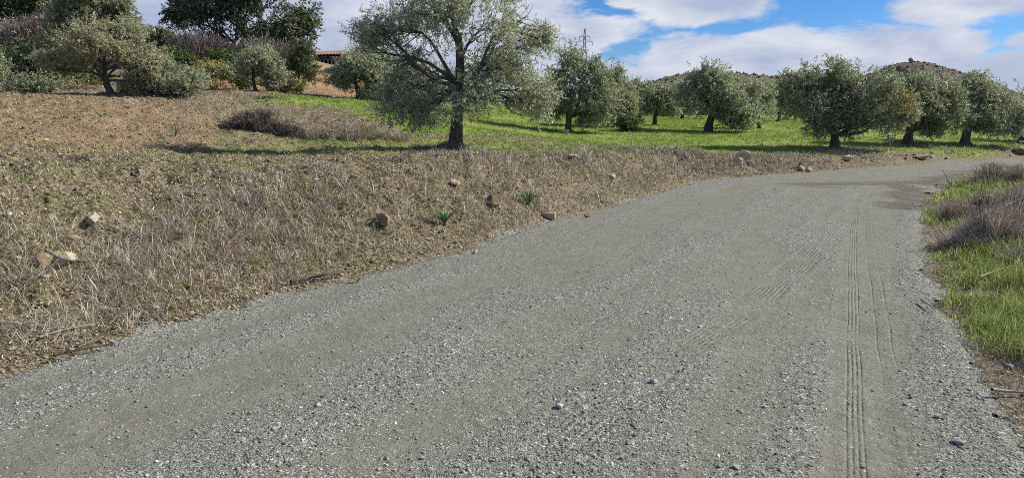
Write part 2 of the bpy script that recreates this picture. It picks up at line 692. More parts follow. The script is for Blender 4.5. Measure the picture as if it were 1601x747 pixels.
c_ = t.mix(t.rng(nz, .46, .56), c_, t.mix(1.0, c_, (.98, .95, 1.0), 'MULTIPLY'))
c_ = t.mix(t.rng(nz2, .54, .64, 0, .75), c_, t.mix(1.0, c_, (.82, .86, .52), 'MULTIPLY'))
c_ = t.mix(t.rng(nz2, .44, .34, 0, .7), c_, t.mix(1.0, c_, (.72, .60, .46), 'MULTIPLY'))
finish(t, c_, .9, .15, trans=(.12, c_))
M['straw_grey'] = m_
M['grass'] = ramp_mat('green_grass', [(0, (.06, .10, .018)), (.35, (.19, .27, .045)), (.65, (.33, .41, .085)), (.85, (.48, .50, .18)), (1, (.62, .56, .34))], .6, .3, .35)
M['grass_field'] = ramp_mat('field_grass', [(0, (.12, .19, .03)), (.5, (.22, .32, .05)), (.85, (.32, .40, .09)), (1, (.45, .42, .20))], .7, .2, .35)
M['weed_green'] = ramp_mat('weed_leaves', [(0, (.035, .10, .025)), (.6, (.06, .16, .04)), (1, (.12, .24, .07))], .5, .4, .25)
m_, t = new_mat('leaf_litter')
f_ = t.n('ShaderNodeNewGeometry')
c_ = t.ramp(f_.outputs['Random Per Island'], [(0, (.07, .052, .03)), (.3, (.18, .145, .085)), (.65, (.37, .31, .19)), (1, (.72, .65, .48))])
nz = t.noise(f_.outputs['Position'], .7, 5, .6)
c_ = t.mix(t.rng(nz, .46, .56, 0, .85), c_, t.mix(1.0, c_, (.80, .93, .42), 'MULTIPLY'))
c_ = t.mix(t.rng(nz, .42, .34, 0, .6), c_, t.mix(1.0, c_, (.85, .66, .45), 'MULTIPLY'))
finish(t, c_, .9, .15)
M['litter'] = m_
M['clod'] = ramp_mat('soil_clods', [(0, (.10, .07, .043)), (.45, (.20, .145, .09)), (.8, (.30, .23, .15)), (1, (.46, .39, .29))])
M['gravel'] = ramp_mat('gravel_stones', [(0, (.13, .132, .105)), (.35, (.20, .203, .165)), (.7, (.28, .283, .23)), (.95, (.40, .40, .34)), (1, (.72, .71, .65))], .85, .25)
M['rock_pale'] = rock_mat('pale_limestone', (.50, .43, .32), (.36, .29, .20))
M['rock_tan'] = rock_mat('tan_rock', (.34, .26, .17), (.24, .17, .10))
M['rock_brown'] = rock_mat('brown_rock', (.22, .15, .095), (.14, .095, .06))
M['rock_white'] = rock_mat('white_stone', (.62, .61, .56), (.48, .47, .43), 20)
M['rock_grey'] = rock_mat('grey_stone', (.42, .42, .40), (.26, .265, .255), 20)


def bark(name, a, b):
    m, t = new_mat(name)
    co = t.n('ShaderNodeTexCoord').outputs['Object']
    mp = t.n('ShaderNodeMapping')
    mp.inputs['Scale'].default_value = (1, 1, .3)
    t.l(co, mp.inputs[0])
    f = t.noise(mp.outputs[0], 14, 8, .7, .6)
    finish(t, t.mix(t.rng(f, .35, .7), a, b), .95, .1, bump(t, f, 1.0, .03))
    return m


M['bark'] = bark('olive_bark', (.05, .042, .034), (.19, .165, .135))
M['bark_grey'] = bark('grey_bark', (.09, .08, .065), (.22, .19, .155))

# ground material driven by broad cover weights: R green, G dry grass, B orange soil, A unused
gm, t = new_mat('ground_soil')
geo = t.n('ShaderNodeNewGeometry')
co = geo.outputs['Position']
cov = t.n('ShaderNodeAttribute', attribute_name='cover')
cr = t.n('ShaderNodeSeparateColor')
t.l(cov.outputs['Color'], cr.inputs[0])
gR, gG, gB = cr.outputs[:3]
nA = t.noise(co, .9, 6, .6)
nB = t.noise(co, 6.0, 7, .7)
nC = t.noise(co, 32.0, 6, .75)
soil = t.mix(t.rng(nB, .35, .65), (.085, .068, .040), (.20, .158, .095))
soil = t.mix(gB, soil, t.mix(t.rng(nA, .35, .65), (.25, .15, .078), (.37, .245, .14)))
soil = t.mix(cov.outputs['Alpha'], soil, t.mix(t.rng(nA, .35, .65), (.34, .185, .08), (.46, .27, .125)))
dry = t.mix(t.rng(nC, .38, .62), (.16, .13, .078), (.38, .335, .22))
dryf = t.m('MULTIPLY', t.m('MULTIPLY', gG, t.m('SUBTRACT', 1.0, t.m('MULTIPLY', cov.outputs['Alpha'], .75))), t.rng(t.m('ADD', nB, t.m('MULTIPLY', nC, .5)), .60, .85))
c = t.mix(dryf, soil, dry)
grs = t.mix(t.rng(t.m('ADD', t.m('MULTIPLY', nA, .6), t.m('MULTIPLY', nB, .5)), .42, .68), (.13, .215, .03), (.25, .34, .06))
grs = t.mix(t.rng(t.noise(co, .35, 6, .65), .48, .62, 0, .8), grs, (.31, .28, .115))
grs = t.mix(t.rng(t.noise(co, 1.3, 5, .65), .55, .66, 0, .6), grs, (.17, .135, .07))
gf = t.rng(t.m('ADD', gR, t.m('MULTIPLY', t.m('SUBTRACT', t.m('ADD', t.m('MULTIPLY', nB, .6), t.m('MULTIPLY', nA, .6)), .6), .9)), .30, .60)
c = t.mix(gf, c, grs)
sp = t.voro(co, 42.0, out='Color')
spv = t.sep(sp)[0]
c = t.mix(t.m('MULTIPLY', t.rng(spv, .80, .90), t.m('SUBTRACT', 1.0, gf)), c, (.38, .31, .22))
c = t.mix(t.m('MULTIPLY', t.rng(spv, .22, .12, 0, .8), t.m('SUBTRACT', 1.0, gf)), c, (.07, .048, .03))
hgt = t.m('ADD', t.m('MULTIPLY', nB, .6), t.m('MULTIPLY', nC, .4))
nrm = bump(t, hgt, 1.0, .07)
nrm = bump(t, t.voro(co, 42.0, out='Distance'), .9, .012, nrm)
finish(t, c, .97, .08, nrm)
M['ground'] = gm

# road: packed greenish fines with crushed grey stone
rm, t = new_mat('road_gravel')
co = t.n('ShaderNodeNewGeometry').outputs['Position']
lo = t.attr('loose')
mud = t.attr('mud')
u1, u2 = t.attr('u_one'), t.attr('u_two')
v1 = t.voro(co, 105.0, out='Color')
d1 = t.voro(co, 105.0, out='Distance')
v2 = t.voro(co, 58.0, out='Color')
d2 = t.voro(co, 58.0, out='Distance')
s1, s2 = t.sep(v1)[0], t.sep(v2)[1]
nf = t.noise(co, 260.0, 4, .7)
nm = t.noise(co, 3.0, 6, .65)
stone = t.ramp(s1, [(0, (.10, .10, .08)), (.35, (.175, .178, .142)), (.75, (.265, .268, .22)), (.93, (.37, .37, .32)), (1, (.60, .59, .53))])
stone2 = t.ramp(s2, [(0, (.11, .11, .09)), (.5, (.215, .218, .18)), (.9, (.33, .33, .28)), (1, (.58, .56, .51))])
fines = t.mix(t.rng(nm, .35, .65), (.165, .163, .115), (.235, .232, .170))
fines = t.mix(t.rng(nf, .35, .65, 0, .6), fines, (.15, .145, .11))
pick = t.m('GREATER_THAN', t.m('ADD', lo, t.m('MULTIPLY', t.m('SUBTRACT', t.sep(v1)[2], .5), 1.0)), .34)
pick2 = t.m('GREATER_THAN', t.m('ADD', t.m('MULTIPLY', lo, .55), t.m('MULTIPLY', t.sep(v2)[0], .8)), .98)
c = t.mix(pick, fines, stone)
c = t.mix(pick2, c, stone2)
c = t.mix(t.m('MULTIPLY', t.rng(mud, .05, .7), t.rng(nm, .35, .6, .45, .95)), c, t.mix(t.rng(nf, .3, .7), (.085, .068, .046), (.145, .118, .08)))


def groove(u, cs, wd):
    a = None
    for g in cs:
        e = t.m('DIVIDE', t.m('SUBTRACT', u, g), wd)
        q = t.m('EXPONENT', t.m('MULTIPLY', t.m('MULTIPLY', e, e), -1.0))
        a = q if a is None else t.m('ADD', a, q)
    return a


pres = t.m('MULTIPLY', t.rng(t.noise(co, 1.6, 4, .6), .38, .6, .15, 1), t.rng(t.noise(co, 30.0, 3, .6), .35, .55, .35, 1))
u1w = t.m('ADD', u1, t.m('MULTIPLY', t.m('SUBTRACT', t.noise(co, .6, 2, .5), .5), .05))
gr = t.m('MULTIPLY', groove(u1w, G1, .0065), pres)
pres2 = t.rng(t.noise(co, .8, 4, .6), .48, .58, 0, 1)
gr2 = t.m('MULTIPLY', groove(u2, G2, .010), pres2)
h = t.m('MULTIPLY', t.m('SUBTRACT', 1.0, d1), t.m('MULTIPLY', pick, .006))
h = t.m('ADD', h, t.m('MULTIPLY', t.m('SUBTRACT', 1.0, d2), t.m('MULTIPLY', pick2, .010)))
h = t.m('ADD', h, t.m('MULTIPLY', nf, .003))
h = t.m('ADD', h, t.m('MULTIPLY', t.noise(co, 14.0, 4, .6), .02))
h = t.m('SUBTRACT', h, t.m('MULTIPLY', gr, .009))
gr3 = t.m('MULTIPLY', groove(u1w, (.14, .235), .007), t.rng(t.noise(co, .45, 3, .5), .46, .62, 0, 1))
h = t.m('SUBTRACT', h, t.m('MULTIPLY', gr3, .005))
h = t.m('SUBTRACT', h, t.m('MULTIPLY', gr2, .006))
finish(t, c, .93, .15, bump(t, h, 1.0, 1.0))
M['road'] = rm

# ------------------------------------------------------------------ ground cover regions (world outlines)
def region(pts):
    return np.array([hit(*p)[:2] if len(p) == 2 else p[:2] for p in pts])


green_poly = region([(430, 153), (520, 172), (600, 190), (650, 207), (760, 214), (880, 222), (1000, 232), (1110, 240), (1200, 241), (1290, 240), (1420, 238), (1600, 233),
                     (110, 60, 0), (150, 260, 0), (20, 300, 0), (-5, 120, 0), (-6, 45, 0)])
strip_poly = region([(310, 226), (450, 224), (600, 214), (690, 222), (660, 238), (480, 233), (320, 232)])
yel_poly = region([(560, 205), (700, 215), (760, 214), (900, 222), (1010, 230), (1060, 239), (960, 243), (820, 246), (700, 246), (620, 240), (640, 225)])
soil_poly = region([(-200, 152), (150, 153), (300, 160), (350, 190), (300, 222), (100, 232), (-200, 235)])
orange_poly = np.array([tuple(at(470, 36)[:2]), tuple(at(600, 36)[:2]), tuple(at(620, 52)[:2]), tuple(at(470, 56)[:2])])
orange2_poly = np.array([tuple(at(310, 33)[:2]), tuple(at(400, 33)[:2]), tuple(at(400, 42)[:2]), tuple(at(310, 42)[:2])])
mudside = region([(1085, 281), (1180, 274), (1300, 266), (1300, 258), (1220, 256), (1110, 262)])


def cover(x, y, sd):
    wob = fbm(x * .35, y * .35, 21, 4) * 3.0
    gR = smooth(1.0, -1.0, sdist(x, y, green_poly) + wob * .9) * 1.0
    gR = np.maximum(gR, .45 * smooth(.9, -.3, sdist(x, y, strip_poly) + wob * .3))
    gR = np.maximum(gR, np.clip(.14 + .22 * smooth(2.4, 3.6, sd) + fbm(x * .8, y * .8, 27, 3) * .7, 0, .45) * (1 - .6 * smooth(.5, -.5, sdist(x, y, soil_poly))) * smooth(.6, 2.5, sd) * smooth(23, 20, y))
    gR = np.maximum(gR, smooth(.8, -.8, sdist(x, y, yel_poly) + wob * .4) * np.clip(.46 + fbm(x * .7, y * .7, 28, 3) * .5, 0, .75))
    right = road_w(x, y) > 2.0
    d = sd
    gR = np.maximum(gR, np.where(right, smooth(.3, 1.1, d + wob * .25) * (0.55 - .3 * smooth(2.2, 4, d)), 0))
    gB = smooth(1.5, -1.5, sdist(x, y, soil_poly) + wob * .6) * .85
    gB = np.maximum(gB, smooth(1.0, -.5, np.minimum(sdist(x, y, orange_poly), sdist(x, y, orange2_poly)) + wob * .3))
    gG = np.clip(.75 + fbm(x * .5, y * .5, 25, 4) * 1.6, 0, 1) * (1 - .6 * gB)
    hillside = smooth(28, 36, y) * smooth(-4, -9, x)
    gR = gR * (1 - hillside) + hillside * np.clip(.28 + wob * .25, 0, 1)
    return gR, gG, gB


# polar sheet that is fine where the camera looks and reaches the horizon
front = np.linspace(-R(46), R(46), 861)
back = np.linspace(R(46), R(314), 60)[1:-1]
angs = np.concatenate([front, back])
rad = [0.0 + 0.9]
while rad[-1] < 5200:
    q = rad[-1]
    rad.append(q * (1.0062 if 2.6 < q < 34 else 1.016 if q < 120 else 1.06))
rad = np.array(rad)
RR, AA = np.meshgrid(rad, angs, indexing='ij')
X, Y = (RR * np.sin(AA)).ravel(), (RR * np.cos(AA)).ravel()
SD = sdist(X, Y, road_poly)
nr, na = RR.shape
ii = (np.arange(nr - 1)[:, None] * na)
jj = np.arange(na)[None, :]
kk = (jj + 1) % na
QF = np.stack([ii + jj, ii + na + jj, ii + na + kk, ii + kk], -1).reshape(-1, 4)
QF = QF[:, ::-1]
Zg = ground_z(X, Y, SD)
edge_n = fbm(X * 1.6, Y * 1.6, 91, 4) * 0.55 + fbm(X * 11, Y * 11, 92, 3) * 0.22 + fbm(X * 40, Y * 40, 93, 1) * .08
road_m = (SD + edge_n) < 0
Zg = np.where(SD < -0.6, -0.06, Zg - 0.06 * smooth(0.0, -0.6, SD))
gR, gG, gB = cover(X, Y, SD)
ms = sdist(X, Y, mudside)
og = smooth(1.5, -1.0, np.minimum(sdist(X, Y, orange_poly), sdist(X, Y, orange2_poly)) + fbm(X * .4, Y * .4, 23, 4) * 2.5)
cvr = np.stack([gR * (1 - og), gG, gB, og], -1)
# centre cap closes the hole at the foot of the camera
Vg = np.vstack([np.stack([X, Y, Zg], -1), [[0, 0, -0.06]]])
cap = np.stack([np.full(na, len(X)), (np.arange(na) + 1) % na, np.arange(na)], -1)[:, ::-1]
ground = arr_mesh('ground', Vg, [QF, cap], M['ground'], smooth_sh=True,
                  attrs={'cover': np.vstack([cvr, [[0, .5, 0, 0]]])})
struct(ground)

# road sheet
fm = road_m[QF].sum(1) >= 3
RF = QF[fm]
used = np.unique(RF)
remap = np.full(len(X), -1)
remap[used] = np.arange(len(used))
xr, yr, sdr = X[used], Y[used], SD[used]
WL = road_w(xr, yr)
U1, U2 = signed_line(xr, yr, tr1), signed_line(xr, yr, tr2)
Zr = road_z(xr, yr, sdr, WL, U1, U2)
Zr = np.maximum(Zr, np.where(sdr > -.6, Zg[used] + .004, -1))
LO = loose(xr, yr, WL)
LO = np.maximum(LO, smooth(-.5, -.05, sdr) * .9) * (1 - .8 * smooth(.2, .14, np.abs(U1)))
mud_l = np.array([hit(*p)[:2] for p in [(1270, 291), (1330, 289), (1395, 288), (1440, 287), (1475, 281), (1530, 268)]])
mud_m = np.array([hit(*p)[:2] for p in [(1400, 288), (1425, 300), (1420, 325)]])
MU = np.maximum(smooth(1.1, 0.0, np.abs(signed_line(xr, yr, mud_l)) + fbm(xr * .5, yr * 2.2, 81, 4) * 1.8 + .1), smooth(.7, 0, np.abs(signed_line(xr, yr, mud_m)) + fbm(xr * 3, yr * 1.2, 82, 4) * 1.2))
capm = len(used)
Vr = np.vstack([np.stack([xr, yr, Zr], -1), [[0, 0, .045]]])
inner = remap[np.arange(na)]
cf = np.stack([np.full(na, capm), np.roll(inner, -1), inner], -1)[:, ::-1]
cf = cf[(cf >= 0).all(1)]
z1 = lambda a, v=0.0: np.append(a, v)
road = arr_mesh('road', Vr, [remap[RF], cf], M['road'], smooth_sh=True,
                attrs={'loose': z1(LO, .5), 'mud': z1(MU), 'u_one': z1(U1, 2), 'u_two': z1(U2, 2)})
struct(road)

# ------------------------------------------------------------------ far hills
def hill(name, prof, Yc, depth, mat, seed, scrub_n):
    """prof: skyline as (px,py); its ridge stands at distance Yc"""
    pw = np.array([P(a, b, Yc) for a, b in prof])
    x0, x1 = pw[0, 0], pw[-1, 0]
    xs = np.linspace(x0, x1, 260)
    ys = np.linspace(-depth, depth, 90)
    XX, YY = np.meshgrid(xs, ys, indexing='ij')
    top = np.interp(XX, pw[:, 0], pw[:, 2])
    k = (1 - (np.abs(YY) / depth) ** 1.7)
    n = (fbm(XX / 14, YY / 14, seed, 5, .6) * 3.6 - np.abs(fbm(XX / 22, YY / 30, seed + 3, 4)) * 5) * np.clip(k * 3, 0, 1)
    rim = np.clip(-fbm(XX / 9, YY / 20, seed + 5, 3), 0, 1)
    Z = top * k + n * (.25 + .75 * smooth(0, .25, 1 - k)) - rim * 1.2
    Z = np.where(np.abs(YY) > depth * .97, -3, Z)
    V = np.stack([XX, YY + Yc, Z], -1).reshape(-1, 3)
    nx, ny = XX.shape
    i = np.arange(nx - 1)[:, None] * ny
    j = np.arange(ny - 1)[None, :]
    F = np.stack([i + j, i + ny + j, i + ny + j + 1, i + j + 1], -1).reshape(-1, 4)
    o = struct(arr_mesh(name, V, F, mat, smooth_sh=True))
    q = RS(seed)
    ix = q.randint(4, nx - 4, scrub_n)
    iy = q.randint(2, int(ny * .62), scrub_n)
    pts = V.reshape(nx, ny, 3)[ix, iy]
    return o, pts


hm, t = new_mat('hill_scrubland')
co = t.n('ShaderNodeNewGeometry').outputs['Position']
f = t.noise(co, .09, 8, .7)
f2 = t.noise(co, .7, 6, .7)
c = t.mix(t.rng(f, .38, .62), (.19, .155, .12), (.29, .245, .18))
c = t.mix(t.rng(f2, .5, .62, 0, .8), c, (.12, .095, .075))
finish(t, c, 1.0, .05, bump(t, t.m('ADD', f2, f), 1.0, 3.0))
M['hill'] = hm
h2m, t = new_mat('low_ridge_scrub')
co = t.n('ShaderNodeNewGeometry').outputs['Position']
f = t.noise(co, .12, 8, .7)
f2 = t.noise(co, .9, 6, .7)
c = t.mix(t.rng(f, .38, .62), (.20, .17, .12), (.28, .23, .15))
c = t.mix(t.rng(f2, .5, .62, 0, .7), c, (.11, .11, .065))
finish(t, c, 1.0, .05, bump(t, t.m('ADD', f2, f), 1.0, 2.0))
hl1, sp1 = hill('hill', [(1180, 178), (1240, 160), (1320, 125), (1375, 112), (1392, 101), (1412, 96), (1440, 95.5), (1462, 102), (1485, 111), (1520, 122), (1545, 138), (1580, 150), (1640, 170), (1760, 182)], 380, 60, M['hill'], 4, 1500)
hl2, sp2 = hill('hill', [(880, 182), (960, 150), (1000, 135), (1040, 119), (1080, 112), (1120, 109), (1160, 114), (1200, 118), (1250, 114), (1300, 116), (1340, 125), (1400, 150), (1470, 182)], 250, 45, h2m, 9, 1300)


def scrub(pts, s0, s1, seed):
    q = RS(seed)
    n = len(pts)
    base = np.array([[1, 0, 0], [0, 1, 0], [-1, 0, 0], [0, -1, 0], [0, 0, .9], [0, 0, -.5]], float)
    F = np.array([[0, 1, 4], [1, 2, 4], [2, 3, 4], [3, 0, 4], [1, 0, 5], [2, 1, 5], [3, 2, 5], [0, 3, 5]])
    s = (s0 + (s1 - s0) * q.rand(n) ** 2)[:, None, None]
    V = pts[:, None, :] + (base[None] * (1 + .5 * (q.rand(n, 6, 1) - .5))) * s
    FF = F[None] + (np.arange(n) * 6)[:, None, None]
    return V.reshape(-1, 3), FF.reshape(-1, 3)


M['scrub'] = ramp_mat('hill_bushes', [(0, (.05, .055, .03)), (.6, (.10, .095, .055)), (1, (.17, .13, .10))])
V, F = scrub(np.vstack([sp1, sp2]), .25, 1.0, 3)
tag(arr_mesh('scrub', V, F, M['scrub']), 'low dark scrub dotted over the far hills', 'scrub', kind='stuff')

# rocky outcrop on top of the far hill
# ------------------------------------------------------------------ rocks
def rock_mesh(size, seed, flat=.7, npt=16, det=2):
    q = random.Random(seed)
    bm = bmesh.new()
    for _ in range(npt):
        v = Vector((q.gauss(0, 1), q.gauss(0, 1), q.gauss(0, 1))).normalized() * q.uniform(.8, 1.0)
        bm.verts.new((v.x * 1.15, v.y * .9, v.z * flat))
    r = bmesh.ops.convex_hull(bm, input=list(bm.verts))
    junk = [g for g in r['geom_interior'] if isinstance(g, bmesh.types.BMVert)]
    if junk:
        bmesh.ops.delete(bm, geom=junk, context='VERTS')
    bmesh.ops.bevel(bm, geom=list(bm.edges), offset=.03, segments=1, affect='EDGES', clamp_overlap=True)
    bmesh.ops.triangulate(bm, faces=list(bm.faces))
    for _ in range(det):
        big = [e for e in bm.edges if e.calc_length() > .28]
        if big:
            bmesh.ops.subdivide_edges(bm, edges=big, cuts=1)
        bmesh.ops.triangulate(bm, faces=list(bm.faces))
    co_ = np.array([v.co[:] for v in bm.verts])
    d = vn3(co_ * 2.2 + seed, 5) * .22 + vn3(co_ * 6 + seed, 6) * .08
    for v, k in zip(bm.verts, d):
        v.co *= (1 + float(k))
    bmesh.ops.scale(bm, vec=(size, size, size), verts=list(bm.verts))
    me = bpy.data.meshes.new('rock')
    bm.to_mesh(me)
    bm.free()
    return me


def rock(px, py, rpx, mat, label, group=None, flat=.7, seed=None, name='rock', sink=.35, cat='rock', det=2):
    p = hit(px, py + rpx * .4)
    dist = math.hypot(p[0], p[1])
    size = rpx / FPX * math.hypot(dist, 1.4)
    sd_ = seed if seed is not None else int(px * 7 + py * 3)
    me = rock_mesh(size, sd_, flat, det=det)
    me.materials.append(M[mat])
    o = bpy.data.objects.new(name, me)
    COL.objects.link(o)
    zz = surf_z(np.array([p[0]]), np.array([p[1]]))[0][0]
    o.location = (p[0], p[1], float(zz) + size * flat * (1 - sink) * .8)
    o.rotation_euler = (0, 0, (sd_ * 1.7) % 6.28)
    return tag(o, label, cat, group)


pt = P(1424, 97, 380)
me = rock_mesh(1.7, 78, 1.0)
me.materials.append(M['rock_brown'])
o = bpy.data.objects.new('boulder', me)
COL.objects.link(o)
o.location = (pt[0], 380, pt[2] + 0.6)
tag(o, 'dark boulder perched on the summit of the brown far hill', 'boulder')

# ------------------------------------------------------------------ leaves, trees, shrubs
def leaf_cloud(lobes, n, ln, wd, q, shell=.45, per=14, sprig=.28, gap=.12, gscale=1.3, droop=.15, spread=1.0, fill=None):
    """lobes: list of (centre(3), radii(3)); returns V,F of two-triangle leaves set along small sprigs"""
    vol = np.array([(r[0] * r[1] * r[2]) ** (2 / 3.) for _, r in lobes])
    ns = max(4, int(n / per))
    over = int(ns * 2.2)
    which = q.choice(len(lobes), over, p=vol / vol.sum())
    C = np.array([l[0] for l in lobes])[which]
    Rr = np.array([l[1] for l in lobes])[which]
    d = unit(q.randn(over, 3))
    u = q.rand(over) ** shell
    u = u * (1 + .10 * q.randn(over)) * (1 + .38 * vn3(C * .7 + d * 2.3, 11))
    pos = C + d * Rr * u[:, None] * 1.08
    g = vn3(pos * gscale, 17) + .5 * vn3(pos * gscale * 2.3, 19)
    keep = g > -gap - .12 + .0 * u
    # thin the deep interior
    pos, d = pos[keep][:ns], d[keep][:ns]
    ns = len(pos)
    sd_ = unit(d * .9 + q.randn(ns, 3) * .75 + np.array([0, 0, -droop]))
    k = (np.arange(per) / per)
    T = np.repeat(sd_, per, 0)
    base = np.repeat(pos, per, 0) + T * (np.tile(k, ns) * sprig)[:, None]
    ldir = unit(T * .7 + q.randn(ns * per, 3) * .62 * spread)
    want = unit(np.repeat(d, per, 0) * .9 + np.array([0, 0, .5]) + q.randn(ns * per, 3) * .62)
    want = np.where((q.rand(ns * per) < .22)[:, None], -want, want)
    side = unit(np.cross(ldir, want))
    L = (ln * (.7 + .6 * q.rand(ns * per)))[:, None]
    W = (wd * (.7 + .6 * q.rand(ns * per)))[:, None]
    a = base
    b = base + ldir * L * .5 + side * W * .5
    c = base + ldir * L
    e = base + ldir * L * .5 - side * W * .5
    V = np.stack([a, b, c, e], 1).reshape(-1, 3)
    F = (np.arange(ns * per) * 4)[:, None] + np.array([[0, 1, 2, 3]])
    return V, F


def twig_cloud(origin, lobes, n, wd, q, segs=4, jitter=.22):
    """thin ribbons that fan out from origin into the lobes"""
    vol = np.array([(r[0] * r[1] * r[2]) ** (2 / 3.) for _, r in lobes])
    which = q.choice(len(lobes), n, p=vol / vol.sum())
    C = np.array([l[0] for l in lobes])[which]
    Rr = np.array([l[1] for l in lobes])[which]
    d = unit(q.randn(n, 3))
    end = C + d * Rr * (q.rand(n, 1) ** .4) * (1 + .25 * q.randn(n, 1) * .6)
    o = np.asarray(origin)[None] + q.randn(n, 3) * Rr * np.array([.35, .35, .05])
    o[:, 2] = origin[2]
    st = o + (end - o) * (q.rand(n, 1) ** 1.0) * .7
    end2 = st + (end - st) * (.35 + .65 * q.rand(n, 1)) + q.randn(n, 3) * Rr * .18
    t = np.linspace(0, 1, segs)
    rib = st[:, None] + (end2 - st)[:, None] * t[None, :, None]
    L = np.linalg.norm(end2 - st, axis=1)
    rib = rib + (q.randn(n, segs, 3) * jitter * .35 * L[:, None, None]) * np.sin(t * np.pi * .9)[None, :, None]
    ax = unit(np.cross(end2 - st, q.randn(n, 3)))
    wv = wd * (.6 + .8 * q.rand(n))[:, None] * (1 - .6 * t)[None]
    Lf = rib + ax[:, None] * wv[..., None] * .5
    Rt = rib - ax[:, None] * wv[..., None] * .5
    V = np.stack([Lf, Rt], 2).reshape(-1, 3)
    b = (np.arange(n) * segs * 2)[:, None, None] + (np.arange(segs - 1) * 2)[None, :, None]
    F = (b + np.array([0, 1, 3, 2])[None, None]).reshape(-1, 4)
    return V, F


def olive(px, py, lobes, label, group=None, Y=None, rt=.2, mat='olive', bk='bark', n=18000, fork=.38, ln=None, wd=None, name='olive_tree',
          lean=None, depth=.85, seed=None, limbs=True, cat='olive tree', skirt=None, gap=-.01, shell=.45, trunks=None, per=14, gscale=1.3, extra=None, sink=.08, crown_name='crown'):
    """a tree standing at photo column px; its lobes are given as (px, py, rx, ry[, depth offset m]) at the tree's own distance"""
    base = hit(px, py) if Y is None else at(px, Y)
    Yd = base[1]
    sc = Yd / FPX
    sd_ = seed if seed is not None else int(px * 3 + py)
    q = RS(sd_ % 100000)
    root = empty(name, base, label, cat, group)
    W = []
    for l in lobes:
        c = P(l[0], l[1], Yd)
        off = l[4] if len(l) > 4 else float(q.uniform(-.5, .5)) * l[2] * sc
        c = c + np.array([0, off, 0]) - base
        W.append((c, np.array([l[2] * sc, l[2] * sc * depth, l[3] * sc])))
    H = max(c[2] + r[2] for c, r in W)
    WS = []
    for c, r_ in W:
        ks = 9
        for _ in range(ks):
            d_ = unit(q.randn(3) * np.array([1, 1, .9]))
            rr_ = q.uniform(.34, .60)
            WS.append((c + d_ * r_ * (1.02 - rr_ * .62) + np.array([0, 0, -.06 * r_[2]]), r_ * rr_ * 1.1 * np.array([1, 1, q.uniform(.7, 1.15)])))
        WS.append((c, r_ * .6))
    cen = np.mean([c for c, r in W], 0)
    for ti, (tx, trr) in enumerate(trunks or [(0, rt)]):
        forkp = np.array([cen[0] * .22 + tx * .6 + (q.uniform(-.3, .3) if lean is None else lean), cen[1] * .3, H * fork])
        p0 = np.array([tx, 0, -sink])
        path = curve(p0, forkp, 9, .10, sd_ + ti)
        path[0] = p0
        hgt = np.linspace(0, 1, 9)
        rr = trr * (.62 * np.exp(-hgt * 13) + .86 - .36 * hgt)
        V, F = tube(path, rr, 12, sd_, .16)
        arr_mesh('trunk', V, F, M[bk], root, True)
        if limbs:
            for li, (c, r) in enumerate(W):
                if trunks and li % len(trunks) != ti:
                    continue
                i0 = int(np.clip(np.searchsorted(path[:, 2], c[2] - (1.25 if len(W) > 14 else .8) * np.hypot(c[0], c[1])), 4, 8))
                pth = curve(path[i0], c + np.array([0, 0, -r[2] * .1]), 8, .16, sd_ + li * 7, .06)
                r0 = trr * (.30 if len(W) > 14 else .38)
                V1, F1 = tube(pth, np.linspace(r0, r0 * .3, 8), 7, li, .1)
                parts = [(V1, F1)]
                for s in range(5 if Yd > 22 else 9):
                    d = unit(q.randn(3) + np.array([0, 0, .3]))
                    st = pth[q.randint(3, 8)]
                    e = c + d * r * .8
                    p2 = curve(st, e, 6, .18, sd_ + li * 31 + s)
                    parts.append(tube(p2, np.linspace(r0 * .32, r0 * .08, 6), 5, s, .05))
                V1, F1 = join(parts)
                arr_mesh('limb', V1, F1, M[bk], root, True)
    ppx = Yd / 740.0
    ln = ln or max(.065, ppx * 2.2)
    wd = wd or max(.016, ppx * .85)
    V, F = leaf_cloud(WS, int(n * 1.8 if Yd > 20 else n * 1.35), ln, wd, q, gap=gap, shell=shell, per=per, sprig=max(.24, ln * 2.6), gscale=gscale)
    if extra:
        WE = [(P(l[0], l[1], Yd) + np.array([0, l[4], 0]) - base, np.array([l[2] * sc, l[2] * sc * .8, l[3] * sc])) for l in extra[1]]
        VE, FE = leaf_cloud(WE, extra[2], ln, wd, q)
        nF = len(F)
        F = np.vstack([F, FE + len(V)])
        V = np.vstack([V, VE])
        mi = np.concatenate([np.zeros(nF), np.ones(len(FE))])
        arr_mesh(crown_name, V, F, None, root, slots=[M[mat], M[extra[0]]], midx=mi)
    else:
        arr_mesh(crown_name, V, F, M[mat], root)
    return root


